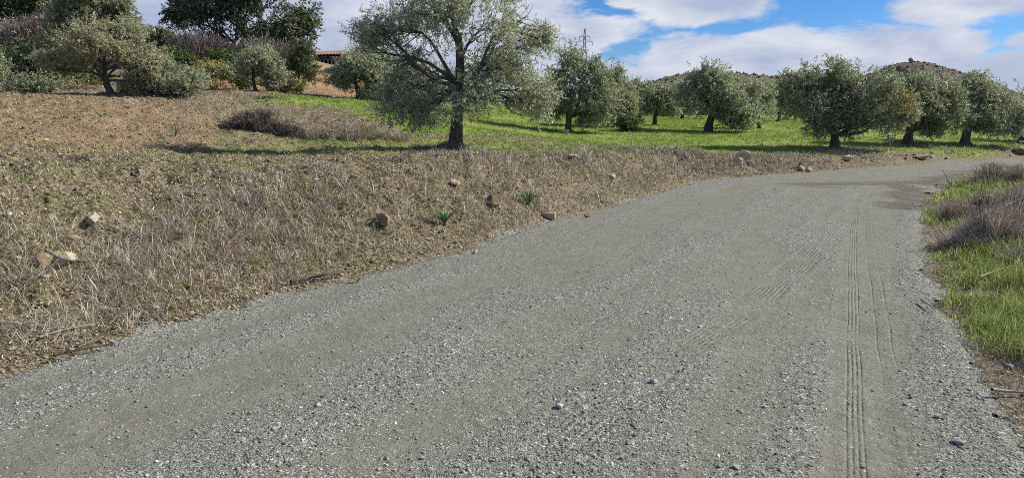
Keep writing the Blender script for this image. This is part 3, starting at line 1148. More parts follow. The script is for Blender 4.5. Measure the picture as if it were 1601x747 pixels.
def bush(px, py, lobes, label, mat, Y=None, n=6000, group=None, name='bush', cat='bush', ln=None, wd=None, twigs=None, gap=.12, seed=None, shell=.5, stems=True, tw=None):
    base = hit(px, py) if Y is None else at(px, Y)
    Yd = base[1]
    sc = Yd / FPX
    sd_ = seed if seed is not None else int(px * 5 + py)
    q = RS(sd_ % 100000)
    root = empty(name, base, label, cat, group)
    W = []
    for l in lobes:
        c = P(l[0], l[1], Yd) - base
        off = l[4] if len(l) > 4 else 0
        c = c + np.array([0, off, 0])
        W.append((c, np.array([l[2] * sc, l[2] * sc * .85, l[3] * sc])))
    ppx = Yd / 740.0
    if stems:
        parts = []
        for li, (c, r) in enumerate(W):
            for s in range(3):
                e = c + unit(q.randn(3)) * r * .6
                st = np.array([q.uniform(-.12, .12), q.uniform(-.12, .12), -.08])
                parts.append(tube(curve(st, e, 6, .15, sd_ + s + li * 5), np.linspace(max(.02, ppx * .5), max(.006, ppx * .15), 6), 5, s, .05))
        V, F = join(parts)
        arr_mesh('stem', V, F, M['bark'], root, True)
    if n:
        ln = ln or max(.05, ppx * 2.2)
        wd = wd or max(.022, ppx * 1.0)
        V, F = leaf_cloud(W, n, ln, wd, q, gap=gap, shell=shell, sprig=max(.16, ln * 2.2))
        arr_mesh('foliage', V, F, M[mat], root)
    if twigs:
        V, F = twig_cloud(np.array([0, 0, -.05]), W, twigs[0], max(.006, ppx * (tw or .34)), q)
        arr_mesh('twig', V, F, M[twigs[1]], root)
        root.children[-1]['kind'] = 'stuff'
    return root


# the big olive in the middle
olive(710, 238, [
    (625, 42, 62, 42, .3), (590, 48, 34, 26, -.2), (690, 18, 66, 48, -.3), (700, -50, 70, 45, 0), (770, -30, 66, 50, .2), (640, -20, 50, 40, .4), (770, 45, 58, 48, -.4), (815, 30, 44, 36, .3),
    (640, 125, 44, 48, .5), (665, 150, 42, 34, -.3), (615, 118, 24, 34, .2), (800, 110, 58, 52, .1), (835, 140, 32, 44, -.2), (770, 140, 50, 42, -.6),
    (715, 165, 30, 26, -.9), (745, 90, 40, 30, .9), (725, 115, 30, 30, 1.0), (812, 72, 40, 26, .6), (672, 112, 36, 24, .4), (640, 92, 28, 20, -.3), (622, 165, 32, 26, 0), (660, 182, 34, 14, .3), (600, 140, 20, 22, .5), (845, 165, 22, 26, .3), (575, 62, 22, 20, .2), (850, 60, 18, 26, .2)],
    'tall silvery olive tree standing alone at the top of the road bank', Y=18.0, rt=.17, n=66000, fork=.55, mat='olive_main', ln=.078, wd=.020, gap=-.11, shell=.5, depth=.8, gscale=1.5)

# olives of the right-hand field
GRV = 'olive trees of the green field beyond the road'
olive(890, 206, [(900, 120, 42, 42), (895, 95, 28, 24), (870, 150, 34, 34), (925, 150, 40, 40), (945, 125, 26, 32), (905, 165, 34, 24), (940, 172, 26, 20), (868, 110, 22, 26), (880, 172, 24, 18), (915, 180, 26, 16), (925, 105, 20, 20)],
      'round dark green olive with a stony trunk foot, below the pylon', GRV, Y=33, rt=.17, n=22000, mat='olive_dark', bk='bark_grey')
olive(972, 200, [(968, 140, 24, 34), (985, 165, 18, 26), (955, 165, 20, 28), (962, 112, 14, 16)],
      'pale silvery olive squeezed behind the round one below the pylon', GRV, Y=37, rt=.10, n=11000, mat='olive_pale')
bush(985, 203, [(985, 189, 15, 13), (975, 192, 10, 9)], 'small very dark bush on the grass under the pale silvery olive', 'dark_bush', Y=34.5, n=3500)
olive(1022, 196, [(1022, 150, 30, 20), (1005, 140, 18, 16), (1042, 146, 20, 17), (1055, 160, 16, 14), (1010, 160, 18, 12)],
      'small olive with a leaning slim trunk in the middle of the field', GRV, Y=42, rt=.15, n=13000, lean=.3)
olive(1108, 206, [(1108, 125, 38, 24), (1095, 150, 34, 28), (1130, 140, 36, 30), (1150, 165, 34, 28), (1160, 180, 26, 18), (1085, 135, 20, 24), (1120, 175, 24, 18), (1175, 150, 22, 26), (1160, 192, 24, 12), (1095, 112, 22, 12)],
      'wide olive with its crown hanging to the grass on one side, left of the mound', GRV, Y=36, rt=.22, n=24000, mat='olive')
olive(1188, 200, [(1180, 150, 26, 20), (1195, 160, 18, 20), (1170, 165, 20, 18)],
      'pale rounded olive touching the drooping side of the wide olive', GRV, Y=40, rt=.12, n=9000, mat='olive_pale')
olive(1308, 232, [(1300, 130, 46, 34), (1260, 150, 40, 38), (1300, 165, 44, 32), (1345, 150, 42, 40), (1320, 115, 40, 20), (1250, 125, 28, 22), (1385, 150, 36, 40), (1395, 185, 26, 26), (1270, 185, 30, 18), (1340, 190, 26, 18), (1310, 198, 24, 16), (1230, 140, 20, 28), (1285, 195, 30, 16), (1360, 185, 30, 18), (1412, 175, 20, 28), (1290, 112, 30, 18)],
      'biggest olive of the field with a crown twice as wide as it is tall', GRV, Y=29.5, rt=.21, n=40000, mat='olive_dark', fork=.30, extra=('orange_leaf', [(1398, 158, 11, 14, -1.0), (1392, 150, 9, 10, -1.05)], 700))
olive(1422, 227, [(1440, 145, 40, 30), (1420, 170, 34, 32), (1470, 160, 36, 34), (1455, 190, 30, 20), (1490, 150, 24, 24), (1410, 130, 28, 20), (1450, 125, 30, 16), (1470, 195, 20, 12), (1440, 192, 26, 14)],
      'dark olive with a short thick trunk under the brown hill, between two wider ones', GRV, Y=32.5, rt=.24, n=24000, mat='olive_dark')
olive(1510, 227, [(1510, 145, 42, 28), (1540, 165, 40, 32), (1570, 185, 28, 26), (1500, 175, 32, 26), (1555, 150, 30, 22), (1585, 208, 18, 18), (1490, 160, 24, 24), (1530, 128, 30, 14), (1600, 185, 18, 20), (1540, 195, 24, 12)],
      'olive at the bend with its pale crown sloping down towards the verge', GRV, Y=34.5, rt=.24, n=26000, mat='olive')
olive(1600, 215, [(1596, 168, 24, 26), (1620, 160, 34, 34), (1645, 180, 34, 30), (1600, 190, 26, 16)], 'dark olive cut by the right edge of the photo', GRV, Y=40, rt=.2, n=8000, mat='olive_dark')
# the ranks behind
far = [(1215, 52, 1222, 148, 26, 22, 'olive_dark', 'dark olive behind the left end of the biggest olive'),
       (1243, 66, 1240, 158, 16, 14, 'olive_pale', 'small pale olive in the gap beside the biggest olive'),
       (1065, 60, 1070, 158, 20, 16, 'olive_pale', 'pale olive behind the slim leaning one'),
       (1000, 56, 998, 150, 22, 20, 'olive', 'mid green olive filling the gap behind the pale silvery olive'),
       (1050, 74, 1046, 162, 14, 13, 'olive_dark', 'small dark olive at the back of the middle of the field'),
       (860, 52, 850, 150, 28, 26, 'olive_pale', 'pale olive seen past the right side of the lone tall olive'),
       (820, 60, 815, 158, 24, 20, 'olive', 'green olive behind the crown tips of the lone tall olive'),
       (765, 66, 765, 162, 22, 17, 'olive_dark', 'dark olive in shade behind the trunk of the lone tall olive'),
       (1160, 78, 1160, 162, 20, 15, 'olive', 'olive at the back of the field behind the drooping crown'),
       (1470, 56, 1470, 160, 30, 26, 'olive', 'olive in the second rank behind the short thick trunk'),
       (1360, 54, 1360, 160, 30, 25, 'olive_pale', 'pale olive in the second rank behind the biggest olive'),
       (1560, 60, 1560, 168, 24, 20, 'olive_dark', 'dark olive in the second rank near the bend'),
       (1290, 84, 1290, 166, 22, 16, 'olive', 'olive at the far back hidden by the biggest crown'),
       (940, 70, 940, 160, 24, 18, 'olive', 'olive in the back rank behind the round dark one')]
for (tx, Yd, cx, cyy, rx, ry, mt, lab) in far:
    olive(tx, 190, [(cx - rx * .35, cyy + 4, rx * .7, ry * .8), (cx + rx * .4, cyy + 2, rx * .65, ry * .8), (cx, cyy - ry * .3, rx * .6, ry * .6), (cx, cyy + ry * .5, rx * .7, ry * .5)],
          lab, 'olive trees at the back of the field', Y=Yd, rt=.16, n=6500, mat=mt)

# olives and trees of the left hillside
olive(182, 152, [(160, 70, 50, 30), (210, 85, 40, 34), (130, 96, 40, 15), (85, 98, 30, 13), (222, 120, 26, 22), (238, 100, 24, 30), (155, 45, 40, 20), (205, 58, 34, 20), (180, 92, 30, 16), (190, 118, 12, 8)],
      'wide grey olive with a dark leaning trunk and one low bare limb', None, Y=24.2, rt=.12, n=34000, mat='olive_brown', fork=.36, lean=-.25, bk='bark', gap=-.12, gscale=1.1, depth=.8)
olive(275, 152, [(268, 118, 34, 20), (290, 132, 30, 16), (245, 135, 24, 13), (300, 120, 20, 15), (260, 105, 20, 14)],
      'low spreading olive with a thin trunk on the soil ridge', None, Y=24.8, rt=.06, n=12000, mat='olive_pale', gap=.05)
bush(210, 152, [(222, 138, 26, 14), (200, 142, 16, 9)], 'low grey green bush at the foot of the leaning trunk', 'grey_bush', Y=25.5, n=5000)
bush(50, 150, [(50, 132, 30, 18), (75, 138, 20, 12), (28, 138, 18, 12)], 'round grey green bush at the left end of the soil ridge', 'grey_bush', Y=25, n=7000)
bush(-4, 140, [(-6, 110, 16, 24), (-20, 105, 24, 26)], 'pale bush cut by the left edge of the photo', 'olive_pale', Y=25, n=4000)
olive(405, 138, [(395, 95, 28, 20), (418, 105, 26, 20), (405, 85, 22, 14), (425, 120, 18, 12)],
      'small grey olive on one straight thin dark trunk', None, Y=32, rt=.085, n=11000, mat='olive_pale', fork=.6, limbs=True)
olive(562, 158, [(555, 105, 34, 26), (575, 120, 36, 30), (535, 112, 22, 22), (590, 110, 26, 26), (560, 90, 26, 15), (600, 130, 20, 24)],
      'olive on two dark trunks below the orange bank', None, Y=33, trunks=[(0, .13), (.75, .15)], n=22000, mat='olive', fork=.35)
olive(660, 155, [(655, 140, 30, 26), (680, 150, 26, 20), (635, 150, 24, 20)], 'dark olive hidden behind the low left side of the lone tall olive', None, Y=34, rt=.14, n=10000, mat='olive_dark')
# the large dark tree on the skyline
olive(375, 90, [(330, 22, 46, 28), (295, 18, 34, 20), (380, 25, 54, 36), (430, 30, 46, 32), (460, 45, 30, 24), (350, -25, 60, 34), (420, -22, 56, 34), (470, 20, 22, 20), (400, 55, 44, 24), (440, 60, 34, 16), (300, -10, 34, 22), (275, 28, 16, 12), (350, 62, 30, 16), (480, 52, 16, 18)],
      'large dark glossy tree on the skyline above the hillside bushes', None, Y=44, rt=.2, n=22000, mat='carob', name='carob_tree', cat='tree', fork=.25, ln=.18, wd=.075, gap=-.10, gscale=.7)
# tall trees in the upper left corner
olive(170, 100, [(150, 15, 44, 30), (175, 25, 36, 28), (120, 30, 34, 24), (200, 50, 24, 20), (150, -20, 40, 24), (110, 5, 26, 20), (185, 5, 18, 16)],
      'tall grey green tree rising behind the wide grey olive', None, Y=34, rt=.2, n=24000, mat='grey_bush', name='tree', cat='tree', ln=.14, wd=.045)
olive(15, 110, [(10, 8, 34, 26), (38, 22, 26, 20), (-20, 10, 40, 40), (55, 2, 20, 12), (30, -20, 40, 24)],
      'leafy green tree filling the top left corner', None, Y=44, rt=.25, n=16000, mat='dark_bush', name='tree', cat='tree', ln=.16, wd=.07)
bush(85, 60, [(80, 12, 18, 14), (95, 20, 14, 12)], 'bright yellow green bush high on the left hillside', 'green_bush', Y=48, n=3500)
HB = 'bushes of the left hillside'
bush(45, 90, [(40, 52, 44, 26), (75, 45, 34, 26), (5, 48, 30, 24), (75, 30, 24, 18), (20, 62, 36, 18)], 'bare purple brown thicket below the leafy corner tree', 'twig_purple', Y=40, n=1500, ln=.14, wd=.05, twigs=(16200, 'twig_purple'), tw=.55, name='bare_thicket', cat='thicket')
bush(40, 125, [(40, 88, 50, 26), (80, 80, 36, 22), (10, 100, 40, 24), (100, 68, 34, 20), (60, 105, 36, 20)], 'deep green bush below the bare purple brown thicket', 'dark_bush', Y=32, n=16000, group=HB)
bush(118, 110, [(115, 62, 26, 20), (130, 50, 20, 18)], 'dark bush tucked against the tall grey green tree', 'dark_bush', Y=33.5, n=6000, group=HB)
bush(245, 110, [(245, 66, 22, 20), (262, 72, 20, 20), (235, 82, 18, 16)], 'olive brown bush on the skyline left of the large dark tree', 'rust_bush', Y=46, n=5000, group=HB)
bush(246, 118, [(250, 62, 24, 16), (262, 86, 22, 12)], 'mossy green bush below the olive brown skyline bush', 'green_bush', Y=45, n=3500, group=HB)
bush(310, 115, [(305, 68, 36, 26), (280, 62, 24, 20), (338, 74, 30, 24), (320, 90, 30, 16), (360, 80, 24, 20)], 'bare purple twiggy bush under the left side of the large dark tree', 'twig_purple', Y=41, n=700, ln=.12, wd=.05, twigs=(14400, 'twig_purple'), tw=.55, name='bare_thicket', cat='thicket')
bush(425, 112, [(420, 74, 34, 22), (448, 85, 26, 20), (396, 70, 26, 18), (375, 78, 24, 18), (425, 95, 30, 18)], 'bare reddish thicket under the right side of the large dark tree', 'twig_purple', Y=42, n=700, ln=.12, wd=.05, twigs=(11700, 'twig_purple'), tw=.55, name='bare_thicket', cat='thicket')
bush(270, 120, [(268, 92, 26, 14), (290, 96, 18, 10)], 'fresh green bush behind the low spreading olive', 'green_bush', Y=38, n=4500, group=HB)
bush(355, 118, [(350, 92, 22, 12), (372, 98, 22, 13), (338, 88, 14, 8)], 'fresh green bush left of the small grey olive', 'green_bush', Y=39, n=5000, group=HB)
bush(328, 128, [(325, 108, 20, 11), (345, 112, 14, 9)], 'pale yellow flowering bush on the left hillside', 'yellow_bush', Y=36, n=3500, group=HB)
bush(352, 130, [(352, 112, 10, 10)], 'small dark round bush next to the pale yellow one', 'grey_bush', Y=35, n=1500, group=HB)
bush(378, 140, [(378, 128, 16, 10)], 'round brownish green cushion bush beside the straight thin trunk', 'green_bush', Y=33, n=2200, group=HB)
bush(472, 128, [(468, 95, 18, 26), (485, 112, 18, 16), (455, 105, 16, 20), (475, 78, 14, 14)], 'dark green bush standing left of the orange bank', 'dark_bush', Y=38, n=8000, group=HB)
bush(478, 100, [(478, 82, 14, 14), (465, 76, 12, 10)], 'lighter green bush at the left corner of the tiled house', 'green_bush', Y=47, n=2500, group=HB)
bush(465, 140, [(466, 133, 8, 7)], 'tiny pale straw coloured bush at the foot of the dark green bush', 'yellow_bush', Y=33, n=900, group=HB)
bush(440, 140, [(440, 122, 20, 14), (425, 130, 14, 9), (455, 130, 12, 10)], 'bare brown twiggy shrub right of the straight thin trunk', 'twig_dark', Y=33.5, n=400, twigs=(4680, 'twig_purple'), tw=.55, name='bare_shrub', cat='shrub')
bush(600, 150, [(590, 142, 30, 10), (620, 146, 24, 8)], 'low brown brush behind the two dark trunks', 'rust_bush', Y=35, n=3500, twigs=(2160, 'twig_purple'), tw=.55, name='bare_shrub', cat='shrub')
bush(330, 145, [(330, 136, 26, 8), (300, 142, 20, 7), (360, 142, 16, 6)], 'low straw coloured growth between the olives of the soil ridge', 'rust_bush', Y=30, n=2500, twigs=(1500, 'straw_grey'), name='bare_shrub', cat='shrub')
bush(150, 140, [(150, 124, 26, 8), (120, 120, 20, 8)], 'low fresh green growth behind the leaning trunk of the wide grey olive', 'green_bush', Y=31, n=2500)
bush(120, 145, [(120, 136, 30, 9), (150, 140, 20, 8), (95, 142, 20, 6)], 'low brown growth under the bare limb of the wide grey olive', 'rust_bush', Y=27, n=1500, twigs=(2200, 'straw_grey'), name='bare_shrub', cat='shrub')
bush(545, 120, [(525, 140, 26, 7), (560, 142, 24, 7), (500, 128, 12, 7), (545, 118, 14, 6)], 'orange dry brush covering the bank under the tiled house', 'rust_bush', Y=42, n=1200, twigs=(900, 'straw'), name='bare_shrub', cat='shrub')

# ------------------------------------------------------------------ dry shrubs near the road
def drybush(px, py, lobes, n, label, mat, Y=None, tw=.5, group=None, name='dry_shrub', cat='dry shrub', upright=.5, zig=.3):
    base = hit(px, py) if Y is None else at(px, Y)
    Yd = base[1]
    sc = Yd / FPX
    q = RS(int(px * 11 + py) % 99999)
    W = [(P(l[0], l[1], Yd) - base + np.array([0, l[4] if len(l) > 4 else 0, 0]), np.array([l[2] * sc, l[2] * sc, l[3] * sc])) for l in lobes]
    W2 = []
    for c_, r_ in W:
        for _ in range(8):
            dd = unit(q.randn(3) * np.array([1, 1, .5]))
            k_ = q.uniform(.22, .5)
            W2.append((c_ + dd * r_ * .75 + np.array([0, 0, q.uniform(-.35, .25) * r_[2]]), r_ * k_ * np.array([1, 1, q.uniform(.6, 1.7)])))
    W = W2
    V, F = twig_cloud(np.array([0, 0, -.03]), W, n, max(.005, Yd / 740 * tw), q, segs=4, jitter=.5)
    # vertical stalks
    m = max(4, int(n * upright))
    k = q.choice(len(W), m)
    C = np.array([x[0] for x in W])[k]
    Rr = np.array([x[1] for x in W])[k]
    d = q.uniform(-1, 1, (m, 2))
    d = d / np.maximum(1, np.linalg.norm(d, axis=1, keepdims=True))
    bx = C[:, :2] + d * Rr[:, :2]
    gz = ground_z(bx[:, 0] + base[0], bx[:, 1] + base[1]) - base[2]
    topz = C[:, 2] + Rr[:, 2] * np.sqrt(np.clip(1 - (d ** 2).sum(1), 0, 1)) * (.25 + .9 * q.rand(m) + .9 * vn((bx[:, 0] + base[0]) * 3, (bx[:, 1] + base[1]) * 3, 9))
    st = np.stack([bx[:, 0], bx[:, 1], gz - .02], -1)
    en = np.stack([bx[:, 0] + q.randn(m) * .13, bx[:, 1] + q.randn(m) * .13, np.maximum(topz, gz + .05)], -1)
    mid = (st + en) / 2 + q.randn(m, 3) * .025
    wv = np.full((m, 1), max(.004, Yd / 740 * tw * .9))
    ax = unit(np.stack([q.randn(m), q.randn(m) * .3, q.randn(m) * .1], -1))
    V2 = np.stack([st + ax * wv * .5, st - ax * wv * .5, mid + ax * wv * .4, mid - ax * wv * .4, en + ax * wv * .2, en - ax * wv * .2], 1).reshape(-1, 3)
    b = (np.arange(m) * 6)[:, None, None] + np.array([[0, 1, 3, 2], [2, 3, 5, 4]])[None]
    F2 = b.reshape(-1, 4)
    o = arr_mesh(name, np.vstack([V, V2]), np.vstack([F, F2 + len(V)]), M[mat], loc=base)
    return tag(o, label, cat, group)


drybush(400, 210, [(395, 184, 36, 15), (370, 194, 26, 12), (440, 200, 30, 8), (390, 205, 36, 9), (405, 172, 26, 9), (465, 203, 22, 7)], 11000, 'heap of dead dark brambles on the slope above the bank', 'twig_dark', Y=20.2, tw=.4, name='bramble_heap', cat='brambles', upright=.12)
drybush(412, 162, [(412, 157, 20, 7), (430, 160, 14, 5)], 1500, 'small mound of dark dead twigs on the crest above the bramble heap', 'twig_dark', Y=25.5, tw=.5, name='twig_mound', cat='twigs', upright=.1)
drybush(680, 240, [(680, 232, 40, 12), (710, 226, 22, 16, -.3), (650, 236, 26, 8), (735, 238, 26, 9)], 2600, 'scrub of dead suckers round the foot of the lone tall olive', 'twig_dark', Y=17.6, tw=.4)
drybush(560, 205, [(545, 207, 44, 4), (600, 212, 40, 4), (500, 206, 34, 4), (560, 198, 40, 3)], 2600, 'pale grey dry weeds on the slope right of the bramble heap', 'straw_grey', Y=20.4, tw=.4, name='dry_weeds', cat='weeds', upright=1.2)
drybush(1050, 240, [(1040, 236, 40, 8), (1075, 238, 26, 7), (1000, 240, 30, 7)], 3200, 'dry purplish weeds on the mound at the end of the near bank', 'straw_grey', Y=22.5, tw=.45, name='dry_weeds', cat='weeds')
RV = 'dry shrubs on the verge right of the road'
drybush(1520, 395, [(1530, 362, 40, 38), (1575, 350, 44, 46), (1500, 376, 26, 22), (1625, 352, 50, 50)], 9000, 'largest dry shrub with a dark hollow under it on the near verge', 'weed_lilac', Y=9.1, tw=.55, group=RV)
drybush(1560, 345, [(1540, 318, 40, 24), (1500, 328, 24, 18), (1590, 310, 50, 30), (1640, 312, 40, 30)], 7500, 'purplish dry shrub behind the largest one on the verge', 'weed_lilac', Y=11.9, tw=.5, group=RV)
drybush(1560, 292, [(1545, 278, 30, 14), (1580, 270, 40, 20), (1525, 282, 16, 10), (1620, 268, 30, 20)], 6500, 'farthest dry shrub on the verge, at the inner side of the bend', 'weed_lilac', Y=17.6, tw=.45, group=RV)
drybush(1600, 425, [(1600, 405, 26, 26), (1640, 400, 50, 36)], 3000, 'pale dry stalks leaning over green grass at the edge of the photo', 'straw_grey', Y=7.9, tw=.4, group=RV)


# ------------------------------------------------------------------ scattered cover
def polar_samples(n, r0, r1, a0, a1, q):
    r = np.exp(q.uniform(math.log(r0), math.log(r1), n))
    a = q.uniform(a0, a1, n)
    return r * np.sin(a), r * np.cos(a), r


def blades(x, y, z, ht, wd, lean, q, dirv=None):
    n = len(x)
    a = q.uniform(0, 2 * np.pi, n)
    side = np.stack([np.cos(a), np.sin(a), np.zeros(n)], -1)
    b = q.uniform(0, 2 * np.pi, n)
    ld = np.stack([np.cos(b), np.sin(b), np.zeros(n)], -1)
    base = np.stack([x, y, z], -1)
    up = np.array([0, 0, 1.0])
    H = ht[:, None]
    Ln = lean[:, None]
    W = wd[:, None]
    mid = base + up * H * .55 * np.sqrt(np.clip(1 - Ln * .5, .1, 1)) + ld * H * Ln * .35
    top = base + up * H * np.clip(1 - Ln * .55, .1, 1) + ld * H * Ln
    V = np.stack([base - side * W * .5, base + side * W * .5, mid + side * W * .42, mid - side * W * .42, top], 1).reshape(-1, 3)
    i = (np.arange(n) * 5)[:, None]
    return V, [i + np.array([[0, 1, 2, 3]]), i + np.array([[3, 2, 4]])]


def chips(x, y, z, s, q, asp=3.0, tilt=.5):
    """thin bits of straw and leaf"""
    n = len(x)
    d = unit(np.stack([q.randn(n), q.randn(n), q.randn(n) * tilt], -1))
    sd_ = unit(np.cross(d, q.randn(n, 3) * .5 + np.array([0, 0, 1.0])))
    c = np.stack([x, y, z], -1)
    L, W = s[:, None], (s / asp)[:, None]
    V = np.stack([c - d * L * .5 - sd_ * W * .3, c - d * L * .1 + sd_ * W * .5, c + d * L * .5 + sd_ * W * .2, c + d * L * .1 - sd_ * W * .5], 1).reshape(-1, 3)
    return V, (np.arange(n) * 4)[:, None] + np.array([[0, 1, 2, 3]])


def stones(x, y, z, s, q, sink=.3):
    n = len(x)
    base = np.array([[1, 0, 0], [0, 1, 0], [-1, 0, 0], [0, -1, 0], [0, 0, .75], [0, 0, -.6], [.62, .62, .35], [-.6, -.5, .42]], float)
    F = np.array([[0, 6, 4], [6, 1, 4], [1, 2, 4], [2, 7, 4], [7, 3, 4], [3, 0, 4], [0, 1, 6], [2, 3, 7], [1, 0, 5], [2, 1, 5], [3, 2, 5], [0, 3, 5]])
    a = q.uniform(0, 2 * np.pi, n)
    ca, sa = np.cos(a)[:, None], np.sin(a)[:, None]
    b = base[None] * (1 + .55 * (q.rand(n, 8, 3) - .5))
    b = b * np.stack([.8 + .5 * q.rand(n), .6 + .4 * q.rand(n), .5 + .35 * q.rand(n)], -1)[:, None, :]
    tl = q.uniform(-.5, .5, (n, 1))
    bx, by, bz = b[..., 0], b[..., 1], b[..., 2]
    bx, bz = bx * np.cos(tl) - bz * np.sin(tl), bx * np.sin(tl) + bz * np.cos(tl)
    V = np.stack([(bx * ca - by * sa) * s[:, None] + x[:, None], (bx * sa + by * ca) * s[:, None] + y[:, None], bz * s[:, None] + (z + s * (.5 - sink))[:, None]], -1)
    FF = F[None] + (np.arange(n) * 8)[:, None, None]
    return V.reshape(-1, 3), FF.reshape(-1, 3)


q = RS(101)
A0, A1 = -R(39), R(39)

# gravel on the road
x, y, r = polar_samples(330000, 2.4, 36, A0, A1, q)
sd = sdist(x, y, road_poly)
wl = road_w(x, y)
lo_ = loose(x, y, wl)
u1 = signed_line(x, y, tr1)
edge = smooth(-.55, 0, sd) * smooth(.45, .0, sd)
pk = np.where(sd < 0, .14 + .75 * lo_ ** 1.5, 0) * (1 - .85 * (np.abs(u1) < .16)) + edge * .8
pk = np.where((wl > 3) & (sd >= 0), smooth(2.2, .2, sd) * .9, pk)
m = (q.rand(len(x)) < pk) & (sd < np.where(wl > 3, 1.9, .45))
x, y, r, sd = x[m], y[m], r[m], sd[m]
s = (.0022 + .0028 * q.rand(len(x)) + .010 * q.rand(len(x)) ** 14 + .012 * (q.rand(len(x)) > .9985)) * (1 + r * .028)
z = np.where(sd < -.0, road_z(x, y, sd), ground_z(x, y, sd))
V, F = stones(x, y, z, s, q, .48)
tag(arr_mesh('gravel', V, F, M['gravel']), 'loose grey crushed stone over the road', 'gravel', kind='stuff')

# soil clods and pebbles on the bank and slope
x, y, r = polar_samples(150000, 3.2, 32, A0, R(24), q)
sd = sdist(x, y, road_poly)
wl = road_w(x, y)
gR, gG, gB = cover(x, y, sd)
m = (sd > .02) & (wl < 0) & (q.rand(len(x)) < (.55 + .4 * gB) * (1 - gR))
x, y, r, sd = x[m], y[m], r[m], sd[m]
s = (.004 + .007 * q.rand(len(x)) + .022 * q.rand(len(x)) ** 9) * (1 + r * .04)
V, F = stones(x, y, ground_z(x, y, sd), s, q, .35)
tag(arr_mesh('clods', V, F, M['clod']), 'crumbly brown soil clods on the bank and slope', 'soil', kind='stuff')

# straw bits and leaf litter
x, y, r = polar_samples(560000, 3.2, 34, A0, R(36), q)
sd = sdist(x, y, road_poly)
gR, gG, gB = cover(x, y, sd)
dn = fbm(x * .9, y * .9, 141, 4)
m = (sd > -.12 + .25 * q.rand(len(x)) + .35 * (road_w(x, y) > 2) * q.rand(len(x))) & (q.rand(len(x)) < np.where(road_w(x, y) > 2, .45, 1)) & (q.rand(len(x)) < (.75 + dn * 1.2) * (1 - .75 * gR) * (1 - .25 * gB) * .75)
x, y, r, sd = x[m], y[m], r[m], sd[m]
z = ground_z(x, y, sd) + q.rand(len(x)) ** 2 * .05 + .004
s = (.010 + .026 * q.rand(len(x)) ** 2) * (1 + r * .05)
V, F = chips(x, y, z, s, q, 4.5, .6)
tag(arr_mesh('leaf_litter', V, F, M['litter']), 'straw bits and dead leaves strewn over the brown bank', 'leaf litter', kind='stuff')

# dry grass in tufts
def tufted(nt, per, r0, r1, a0, a1, sp, q):
    x, y, r = polar_samples(nt, r0, r1, a0, a1, q)
    k = np.repeat(np.arange(nt), per)
    g = sp * (1 + r[k] * .03)
    return x[k] + q.randn(nt * per) * g, y[k] + q.randn(nt * per) * g, r[k], k


x, y, r, k = tufted(62000, 9, 3.2, 34, A0, R(32), .04, q)
sd = sdist(x, y, road_poly)
gR, gG, gB = cover(x, y, sd)
dn = fbm(x * .7, y * .7, 151, 4)
bankf = smooth(-.05, .35, sd) * (1 - .72 * smooth(2.9, 4.2, sd)) + .15 * smooth(5, 8, sd)
pt_ = q.rand(62000)[k]
m = (sd > .03) & (road_w(x, y) < 1.0) & (pt_ < (bankf * (.50 + dn * 3.4)) * (1 - .7 * gR) * (1 - .8 * gB))
x, y, r, sd, k = x[m], y[m], r[m], sd[m], k[m]
ht = (.05 + .17 * q.rand(62000)[k] ** 1.6) * (.5 + .7 * q.rand(len(x)))
ht *= (1 + .5 * smooth(.5, 1.4, sd)) * (1 - .62 * smooth(1.7, 3.0, sd))
V, F = blades(x, y, ground_z(x, y, sd) - .01, ht, np.maximum(.0032, r / 740 * .40), q.uniform(.2, 1.5, len(x)), q)
tag(arr_mesh('dry_grass', V, F, M['straw_grey']), 'bleached dry grass tufts over the bank', 'dry grass', kind='stuff')
DRY_N = len(x)

# bigger combed over tussocks on the face of the bank
NTU = 5200
x, y, r, k = tufted(NTU, 34, 3.6, 26, A0, R(26), .055, q)
sd = sdist(x, y, road_poly)
gz_ = fbm(x * .8, y * .8, 155, 3)
m = (sd > .1) & (road_w(x, y) < 0) & (sd < 3.2) & (gz_ > -.06) & (sd > .35 * q.rand(NTU)[k])
x, y, r, sd, k = x[m], y[m], r[m], sd[m], k[m]
ht = (.12 + .20 * q.rand(NTU)[k]) * (.5 + .7 * q.rand(len(x))) * (1 - .7 * smooth(1.7, 2.8, sd))
V, F = blades(x, y, ground_z(x, y, sd) - .01, ht, np.maximum(.0034, r / 740 * .42), q.uniform(.5, 1.7, len(x)), q)
tag(arr_mesh('dry_tussocks', V, F, M['straw_grey']), 'combed over bleached tussocks on the face of the bank', 'dry grass', kind='stuff')

# green sprouts among the dry grass
x, y, r, k = tufted(6000, 8, 4, 26, A0, R(22), .03, q)
sd = sdist(x, y, road_poly)
sp_ = fbm(x * .6, y * .6, 171, 3)
m = (sd > .1) & (road_w(x, y) < 0) & (sp_ > .02)
x, y, r, sd = x[m], y[m], r[m], sd[m]
V, F = blades(x, y, ground_z(x, y, sd), .03 + .06 * q.rand(len(x)), np.maximum(.005, r / 740 * .6), q.uniform(.3, 1.2, len(x)), q)
tag(arr_mesh('sprouts', V, F, M['grass']), 'scattered green sprouts in the dry bank', 'sprouts', kind='stuff')

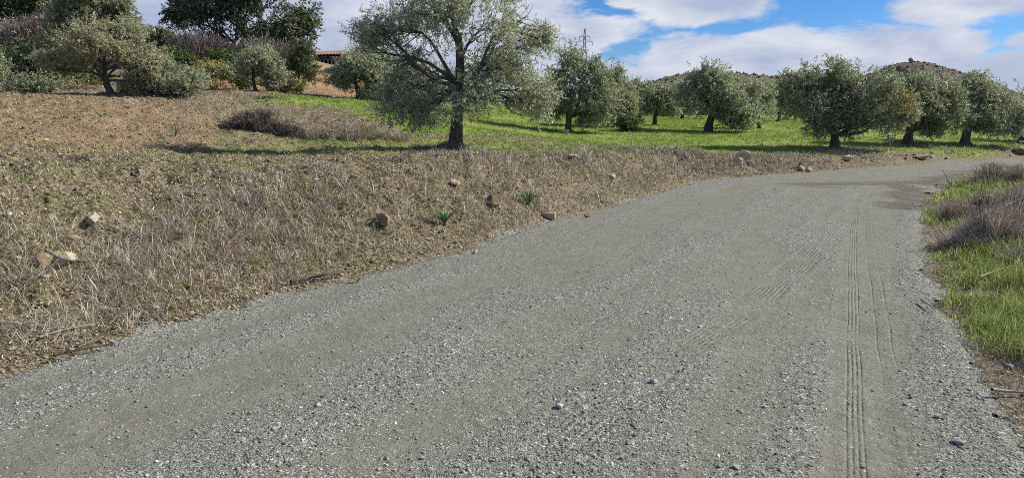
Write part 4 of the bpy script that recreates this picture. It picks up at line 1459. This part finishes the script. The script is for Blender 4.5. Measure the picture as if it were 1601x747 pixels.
# green field grass
x, y, r, k = tufted(44000, 7, 16, 95, R(-22), A1, .05, q)
sd = sdist(x, y, road_poly)
gR, gG, gB = cover(x, y, sd)
m = (sd > .15) & (q.rand(44000)[k] < (gR * 1.3 - .1) * np.clip(.75 + 2.6 * fbm(x * .3, y * .3, 131, 4), .15, 1)) & ((road_w(x, y) < 0))
x, y, r, sd = x[m], y[m], r[m], sd[m]
V, F = blades(x, y, ground_z(x, y, sd) - .01, (.04 + .07 * q.rand(len(x))) * (1 + r * .004), np.maximum(.008, r / 740 * .55), q.uniform(.2, 1.0, len(x)), q)
tag(arr_mesh('field_grass', V, F, M['grass_field']), 'short bright green grass of the olive field', 'grass', kind='stuff')

# verge grass on the right, tall and green
x, y, r, k = tufted(22000, 12, 3.6, 32, R(14), A1, .035, q)
sd = sdist(x, y, road_poly)
wl = road_w(x, y)
pn = fbm(x * 1.1, y * 1.1, 181, 3)
pt_ = q.rand(22000)[k]
sh_ = np.minimum(seg_d(x, y, [(6.1, 9.0), (7.6, 9.3)]), seg_d(x, y, [(7.6, 11.7), (9.0, 12)]))
den = smooth(-.02, .30, sd + pn * .55 * smooth(4, 8, y) + pn * .3) * (.95 - .4 * smooth(1.2, 3.2, sd)) * smooth(-.05, .45, sh_) * smooth(-.36, -.12, fbm(x * 3, y * 3, 185, 2)) * (.55 + .45 * smooth(-.1, .15, fbm(x * 1.4, y * 1.4, 187, 3)))
den = den * smooth(4.5, 5.3, y + pn * 2.0)
m = (wl > 2) & (sd > -.12) & (pt_ < den) & (y > 4.0)
x, y, r, sd, k = x[m], y[m], r[m], sd[m], k[m]
ht = (.05 + .09 * q.rand(len(x))) * (1 + 1.1 * smooth(.1, .6, sd + pn[m] * .5))
ht *= .45 + 1.3 * np.clip(fbm(x * 2.2, y * 2.2, 188, 3) + .45, 0, 1)
V, F = blades(x, y, np.maximum(ground_z(x, y, sd), 0) - .01, ht, np.maximum(.004, r / 740 * .55), q.uniform(.15, .9, len(x)), q)
tag(arr_mesh('verge_grass', V, F, M['grass']), 'tall fresh green grass along the right verge', 'grass', kind='stuff')

# dry stalks mixed in on the right verge
x, y, r, k = tufted(9000, 8, 3.4, 30, R(16), A1, .05, q)
sd = sdist(x, y, road_poly)
wl = road_w(x, y)
pn = fbm(x * 1.1, y * 1.1, 191, 3)
m = (wl > 2) & (sd > -.1 + .2 * q.rand(len(x))) & (q.rand(9000)[k] < .45 + .5 * smooth(.8, 2, sd) + pn)
x, y, r, sd = x[m], y[m], r[m], sd[m]
V, F = blades(x, y, ground_z(x, y, sd) - .01, (.06 + .22 * q.rand(len(x)) ** 2) * (.5 + .8 * smooth(.2, 1.2, sd)), np.maximum(.0035, r / 740 * .42), q.uniform(.2, 1.3, len(x)), q)
tag(arr_mesh('dry_stalks', V, F, M['straw']), 'pale dry stalks among the verge grass', 'dry grass', kind='stuff')

# far verge dry weeds (strip beyond the bend)
x, y, r, k = tufted(16000, 7, 19, 42, R(8), A1, .06, q)
sd = sdist(x, y, road_poly)
wl = road_w(x, y)
m = (wl < 0) & (sd > .15) & (q.rand(16000)[k] < smooth(.3, .9, sd) * smooth(3.0, 1.4, sd) * (.35 + fbm(x * .5, y * .5, 201, 3) * 1.5))
x, y, r, sd = x[m], y[m], r[m], sd[m]
V, F = blades(x, y, ground_z(x, y, sd) - .01, .07 + .16 * q.rand(len(x)) ** 2, np.maximum(.005, r / 740 * .5), q.uniform(.2, 1.0, len(x)), q)
tag(arr_mesh('roadside_weeds', V, F, M['straw_grey']), 'low dry weeds on the soil verge beyond the bend', 'weeds', kind='stuff')

# ------------------------------------------------------------------ single rocks
big = [(100, 402, 24, 'rock_pale', 'largest pale rock on the bank, above a dark hollow', .55),
       (68, 411, 12, 'rock_tan', 'rounded tan rock left of the largest pale rock', .9),
       (135, 408, 11, 'rock_tan', 'flat tan rock right of the largest pale rock', .5),
       (147, 347, 12, 'rock_pale', 'round pale rock in dry grass up the bank from the largest one', .8),
       (188, 350, 7, 'rock_tan', 'small tan rock right of the round pale one in dry grass', .7),
       (112, 376, 10, 'rock_tan', 'tan rock just above the largest pale rock', .8),
       (205, 444, 9, 'rock_pale', 'thin flat pale stone lying loose on brown soil', .35),
       (210, 495, 9, 'rock_tan', 'tan stone low on the bank near the gravel edge', .6),
       (601, 346, 15, 'rock_tan', 'upright brown rock sticking out of the bank with a dark left side', .85),
       (553, 275, 7, 'rock_tan', 'small tan rock on the crest left of the tall olive', .7),
       (710, 289, 10, 'rock_pale', 'pale rock in dry grass below the trunk of the tall olive', .8),
       (770, 316, 14, 'rock_brown', 'brown rock half buried between the two strap leaved plants', .9),
       (743, 392, 7, 'rock_pale', 'low pale stone at the gravel edge under the nearer strap leaved plant', .5),
       (858, 337, 13, 'rock_pale', 'pale rock at the foot of the bank by the road edge', .8),
       (918, 336, 6, 'rock_tan', 'little tan stone at the road edge right of the pale foot rock', .7),
       (957, 275, 8, 'rock_pale', 'flat pale rock near the top of the bank towards the bend', .5),
       (895, 243, 9, 'rock_pale', 'flat pale slab on the crest of the bank in front of the field', .35)]
for (px, py, rp, mt, lab, fl) in big:
    rock(px, py, rp * 1.05, mt, lab, flat=fl, sink=.42)
far_r = [(1162, 247, 9, 'rock_pale', 'largest white rock of the pile on the far verge', .8), (1153, 252, 6, 'rock_pale', 'white rock at the left of the pile on the far verge', .7),
         (1174, 255, 6, 'rock_pale', 'white rock at the right of the pile on the far verge', .6), (1252, 265, 5, 'rock_pale', 'left one of two pale rocks where the verge meets the gravel', .8),
         (1265, 266, 5, 'rock_pale', 'right one of two pale rocks where the verge meets the gravel', .8), (1325, 248, 7, 'rock_pale', 'pale rock on the verge in front of the biggest olive', .6),
         (1440, 246, 8, 'rock_tan', 'long tan rock on the verge in front of the short thick trunk', .4), (884, 206, 7, 'rock_pale', 'pale stone at the trunk foot of the round dark olive', .5),
         (1597, 236, 9, 'rock_tan', 'brown rock on the verge at the right edge of the photo', .5), (1050, 232, 10, 'rock_tan', 'reddish tan rock on the mound at the end of the near bank', .5),
         (521, 152, 4, 'rock_pale', 'small white stone in front of the orange bank', .9)]
for (px, py, rp, mt, lab, fl) in far_r:
    rock(px, py, rp * 1.3, mt, lab, flat=fl, det=1, sink=.15)
qq = random.Random(5)
for k_ in range(32):
    px = qq.uniform(1120, 1595)
    py = 262 - (px - 1120) * .042 + qq.uniform(-15, 3) * .55
    rock(px, py, qq.uniform(1.5, 3.6), qq.choice(['rock_pale', 'rock_tan', 'rock_tan']), 'small stone half buried in the soil verge beyond the bend', 'small stones of the verge beyond the bend', flat=.7, name='stone', cat='stone', det=0)
for k_ in range(24):
    px = qq.uniform(0, 820)
    py = qq.uniform(262, 470 - px * .12)
    rock(px, py, qq.uniform(2.0, 3.6), qq.choice(['rock_pale', 'rock_tan', 'rock_tan']), 'fist sized stone half buried in the dry bank left of the road', 'fist sized stones in the bank', flat=.6, name='stone', cat='stone', det=1)
for (px, py, rp, lab) in [(875, 640, 11, 'white stone lying alone in the middle of the road'), (1022, 600, 9, 'white chip of stone on the road between wheel paths'), (1150, 731, 9, 'pale stone on the road near the bottom edge'),
                          (1497, 688, 11, 'dark grey stone on the gravel at the lower right'), (1195, 636, 6, 'small white stone left of the tyre tracks'), (660, 720, 7, 'pale pebble at the bottom centre left of the road'),
                          (120, 677, 6, 'pale pebble on the gravel at the lower left'), (375, 682, 6, 'light pebble on the gravel below the bank'), (1465, 648, 7, 'flat pale stone right of the tyre tracks'), (1578, 572, 9, 'pale stone in the verge grass at the right edge'),
                          (1095, 512, 5, 'white pebble beside the faint diagonal tyre marks'), (1012, 493, 5, 'bright pebble on the road below the far wheel path'), (1350, 725, 5, 'pebble pressed beside the deep tyre track')]:
    rock(px, py, rp * .8, 'rock_grey' if 'dark' in lab else 'rock_white' if 'white' in lab or 'bright' in lab else 'rock_grey', lab, flat=.55, name='stone', cat='stone', sink=.3)


# ------------------------------------------------------------------ plants with strap leaves
def strap_plant(px, py, n, L, label, group=None, mat='weed_green', wd=.03):
    b = hit(px, py)
    q = RS(int(px))
    parts = []
    for i in range(n):
        a = q.uniform(0, 6.28)
        out = q.uniform(.25, .9)
        ll = L * q.uniform(.6, 1.1)
        t_ = np.linspace(0, 1, 7)
        d = np.array([math.cos(a), math.sin(a), 0])
        p = d[None] * (t_ ** 1.4 * out * ll)[:, None] + np.array([0, 0, 1.0])[None] * ((t_ - .45 * out * t_ ** 2) * ll)[:, None]
        s = np.array([-math.sin(a), math.cos(a), 0.0])
        ww = wd * (1 - t_ ** 2) + .002
        V = np.stack([p - s * ww[:, None] * .5, p + np.array([0, 0, -.004]), p + s * ww[:, None] * .5], 1).reshape(-1, 3)
        F = []
        for j in range(6):
            F += [[j * 3, j * 3 + 1, j * 3 + 4, j * 3 + 3], [j * 3 + 1, j * 3 + 2, j * 3 + 5, j * 3 + 4]]
        parts.append((V, np.array(F)))
    V, F = join(parts)
    o = arr_mesh('squill_plant', V, F, M[mat], loc=b + np.array([0, 0, -.01]), smooth_sh=True)
    return tag(o, label, 'plant', group)


strap_plant(695, 352, 34, .34, 'green strap leaved clump low on the bank in front of the tall olive', 'strap leaved plants')
strap_plant(826, 322, 24, .34, 'green strap leaved clump next to the pale rock at the road edge', 'strap leaved plants')
strap_plant(1249, 264, 14, .3, 'tiny dark green plant by two pale rocks on the far verge', 'strap leaved plants')
strap_plant(116, 416, 14, .12, 'small green weed at the foot of the largest pale rock', None, 'grass', .012)
strap_plant(275, 212, 14, .35, 'thin green weed standing on the brown slope', None, 'weed_green', .014)
strap_plant(560, 440, 20, .10, 'low green weed at the foot of the bank near the gravel', None, 'grass', .012)
strap_plant(645, 208, 24, .35, 'bright leafy weed in the grass left of the tall olive', None, 'weed_green', .03)


# ------------------------------------------------------------------ sticks
def stick(pts, r0, label, mat='bark_grey', name='fallen_branch', forks=2, lift=.03, cat='branch'):
    W = []
    for (px, py) in pts:
        h = hit(px, py)
        W.append([h[0], h[1], h[2] + lift])
    W = np.array(W)
    base = W[0].copy()
    W = smooth_poly(W - base, 5)
    rr = np.linspace(r0, r0 * .35, len(W))
    parts = [tube(W, rr, 6, int(pts[0][0]), .1)]
    q = RS(int(pts[0][0] * 3 + pts[0][1]))
    for f_ in range(forks):
        i = q.randint(2, max(3, len(W) - 3))
        L = np.linalg.norm(W[-1] - W[0]) * .3
        e = W[i] + unit(unit(W[-1] - W[0]) + q.randn(3) * .6) * L
        e[2] = W[i][2] + .03
        parts.append(tube(curve(W[i], e, 5, .1, f_), np.linspace(rr[i] * .6, rr[i] * .25, 5), 5, f_, .05))
    V, F = join(parts)
    return tag(arr_mesh(name, V, F, M[mat], loc=base, smooth_sh=True), label, cat)


M['stick_pale'] = bark('bleached_wood', (.34, .30, .24), (.52, .47, .40))
stick([(-10, 511), (40, 514), (110, 520)], .012, 'long bleached branch reaching in from the left edge', 'stick_pale')
stick([(62, 534), (100, 522), (150, 515)], .009, 'short bleached branch crossing below the long one', 'stick_pale')
stick([(85, 562), (125, 553), (180, 545)], .012, 'dark branch lying where bank and gravel meet', 'bark')
stick([(455, 448), (500, 440), (545, 432)], .018, 'dark broken branch at the bank foot in the middle', 'bark', forks=3, lift=.05)
stick([(1550, 616), (1580, 619), (1620, 622)], .011, 'bleached stick on the right verge', 'stick_pale', forks=0)
stick([(1440, 473), (1452, 482), (1462, 490)], .010, 'short stick on the gravel by the right verge', 'stick_pale', forks=1)
stick([(1530, 452), (1560, 440), (1590, 432)], .007, 'thin bleached stalk fallen across the verge grass', 'stick_pale', forks=1, lift=.12)
# upright bare stalks
def stalk(px, py, h_px, lean_px, label):
    b = hit(px, py)
    sc = b[1] / FPX
    pth = curve((0, 0, -.03), (lean_px * sc, .05, h_px * sc), 7, .06, int(px))
    V, F = tube(pth, np.linspace(max(.008, sc * .9), max(.003, sc * .5), 7), 6, 1, .05)
    return tag(arr_mesh('stalk', V, F, M['stick_pale'], loc=b, smooth_sh=True), label, 'stalk')


stalk(1112, 262, 14, 1, 'short upright stalk on the soil verge at the end of the near bank')
stalk(1492, 290, 26, -20, 'bare leaning stalk at the inner side of the bend')
stalk(987, 236, 26, 2, 'upright bare stalk on the crest in front of the small dark bush')

# scrap of litter on the bank
b = hit(495, 284)
me = rock_mesh(.045, 9, .35, 12)
M['white_scrap'] = ramp_mat('white_plastic', [(0, (.72, .74, .80)), (1, (.80, .80, .82))], .5, .4, island=False)
me.materials.append(M['white_scrap'])
o = bpy.data.objects.new('litter_scrap', me)
COL.objects.link(o)
o.location = tuple(b + np.array([0, 0, .03]))
tag(o, 'scrap of white litter in the dry grass of the bank', 'litter')

# ------------------------------------------------------------------ tiled house on the hill
def box(parts, x0, x1, y0, y1, z0, z1):
    V = np.array([[x, y, z] for z in (z0, z1) for y in (y0, y1) for x in (x0, x1)], float)
    F = np.array([[0, 2, 3, 1], [4, 5, 7, 6], [0, 1, 5, 4], [2, 6, 7, 3], [0, 4, 6, 2], [1, 3, 7, 5]])
    parts.append((V, F))


def noise_mat(name, a, b, sc=3, rough=.9):
    m, t = new_mat(name)
    co = t.n('ShaderNodeTexCoord').outputs['Object']
    f = t.noise(co, sc, 6, .65)
    finish(t, t.mix(t.rng(f, .35, .65), a, b), rough, .2, bump(t, f, .5, .03))
    return m


M['tile'] = noise_mat('terracotta_tile', (.20, .115, .085), (.31, .20, .15), 2.5)
M['plaster'] = noise_mat('aged_plaster', (.10, .08, .065), (.15, .125, .10), 1.2)
M['dark_wood'] = noise_mat('dark_wood', (.05, .035, .028), (.09, .065, .05), 4)
M['white_rail'] = noise_mat('grey_white_paint', (.42, .42, .42), (.56, .56, .56), 4)
M['steel'] = noise_mat('galvanised_steel', (.24, .25, .26), (.34, .35, .36), 2, .5)
Yh = 60
hb = at(505, Yh)
sc = Yh / FPX
tz = lambda py: P(500, py, Yh)[2] - hb[2]
hx = lambda px: P(px, 90, Yh)[0] - hb[0]
house = empty('house', hb, 'low house with a terracotta tiled roof above the orange bank', 'house')
ps = []
box(ps, hx(448), hx(585), 1.6, 6.0, -1.0, tz(86))
V, F = join(ps)
arr_mesh('wall', V, F, M['plaster'], house)
ps = []
for xx in (hx(450), hx(487), hx(512), hx(540), hx(582)):
    box(ps, xx - .07, xx + .07, .12, .26, -1.0, tz(86.5))
for xx in ps:
    arr_mesh('porch_post', xx[0], xx[1], M['dark_wood'], house)
ps = []
box(ps, hx(470), hx(520), 1.54, 1.597, tz(99), tz(88))
arr_mesh('recess_shade_panel', *join(ps), M['dark_wood'], house)  # flat dark panel on the wall, its colour standing in for porch recess shade
ps = []
xx = hx(452)
while xx < hx(580):
    box(ps, xx, xx + .10, .03, .07, tz(99), tz(93.5))
    xx += .30
box(ps, hx(450), hx(582), .0, .027, tz(93.4), tz(92.7))
arr_mesh('railing', *join(ps), M['white_rail'], house)
# roof: corrugated tile courses on both slopes
nx, ny = 360, 26
xs = np.linspace(hx(440), hx(594), nx)
tt = np.linspace(0, 1, ny)
XX, TT = np.meshgrid(xs, tt, indexing='ij')
for sgn, y0, y1 in ((1, -.35, 3.2), (-1, 6.8, 3.2)):
    YY = y0 + (y1 - y0) * TT
    ZZ = tz(86.8) + (tz(74.5) - tz(86.8)) * TT + .055 * np.abs(np.sin(XX * np.pi / .26)) - .05 * ((TT * 10) % 1.0) + .03 * np.sin(XX * 1.1)
    V = np.stack([XX, YY, ZZ], -1).reshape(-1, 3)
    i = np.arange(nx - 1)[:, None] * ny
    j = np.arange(ny - 1)[None, :]
    F = np.stack([i + j, i + ny + j, i + ny + j + 1, i + j + 1], -1).reshape(-1, 4)
    if sgn < 0:
        F = F[:, ::-1]
    V2 = V - np.array([0, 0, .14])
    arr_mesh('roof', np.vstack([V, V2]), np.vstack([F, F[:, ::-1] + len(V)]), M['tile'], house)

# ------------------------------------------------------------------ power pylon beyond the field
Yp = 300
pb = at(912, Yp)
pb[2] = 2.3
pyl = empty('power_pylon', pb, 'steel lattice power pylon showing above the round dark olive', 'pylon')
ztop = P(912, 45, Yp)[2] - pb[2]


def bar(ps, a, b, r=.07):
    ps.append(tube(np.array([a, (np.array(a) + np.array(b)) / 2, b], float), np.full(3, r), 4, 0, 0))


ps = []
lv = np.linspace(0, 1, 15)
cw = lambda f: 2.6 * (1 - f) ** 1.3 + .22
for s1 in (-1, 1):
    for s2 in (-1, 1):
        for a, b_ in zip(lv[:-1], lv[1:]):
            bar(ps, (s1 * cw(a), s2 * cw(a), a * ztop), (s1 * cw(b_), s2 * cw(b_), b_ * ztop), .10)
for a, b_ in zip(lv[:-1], lv[1:]):
    for s in (-1, 1):
        bar(ps, (-cw(a), s * cw(a), a * ztop), (cw(b_), s * cw(b_), b_ * ztop), .055)
        bar(ps, (cw(a), s * cw(a), a * ztop), (-cw(b_), s * cw(b_), b_ * ztop), .055)
        bar(ps, (s * cw(a), -cw(a), a * ztop), (s * cw(b_), cw(b_), b_ * ztop), .055)
arr_mesh('mast', *join(ps), M['steel'], pyl)
for pyy, half in ((58, 2.1), (66, 3.2)):
    zz = P(912, pyy, Yp)[2] - pb[2]
    ps = []
    bar(ps, (-half, 0, zz), (half, 0, zz), .09)
    bar(ps, (-half, 0, zz), (0, 0, zz + 1.0), .07)
    bar(ps, (half, 0, zz), (0, 0, zz + 1.0), .07)
    arm = arr_mesh('crossarm', *join(ps), M['steel'], pyl)
    for s in (-1, 1):
        ps = []
        bar(ps, (s * half, 0, zz), (s * half, 0, zz - 1.3), .10)
        arr_mesh('insulator', *join(ps), M['dark_wood'], arm)

print('scene built; dry blades', DRY_N, 'polys', sum(len(o.data.polygons) for o in scene.objects if o.type == 'MESH'))
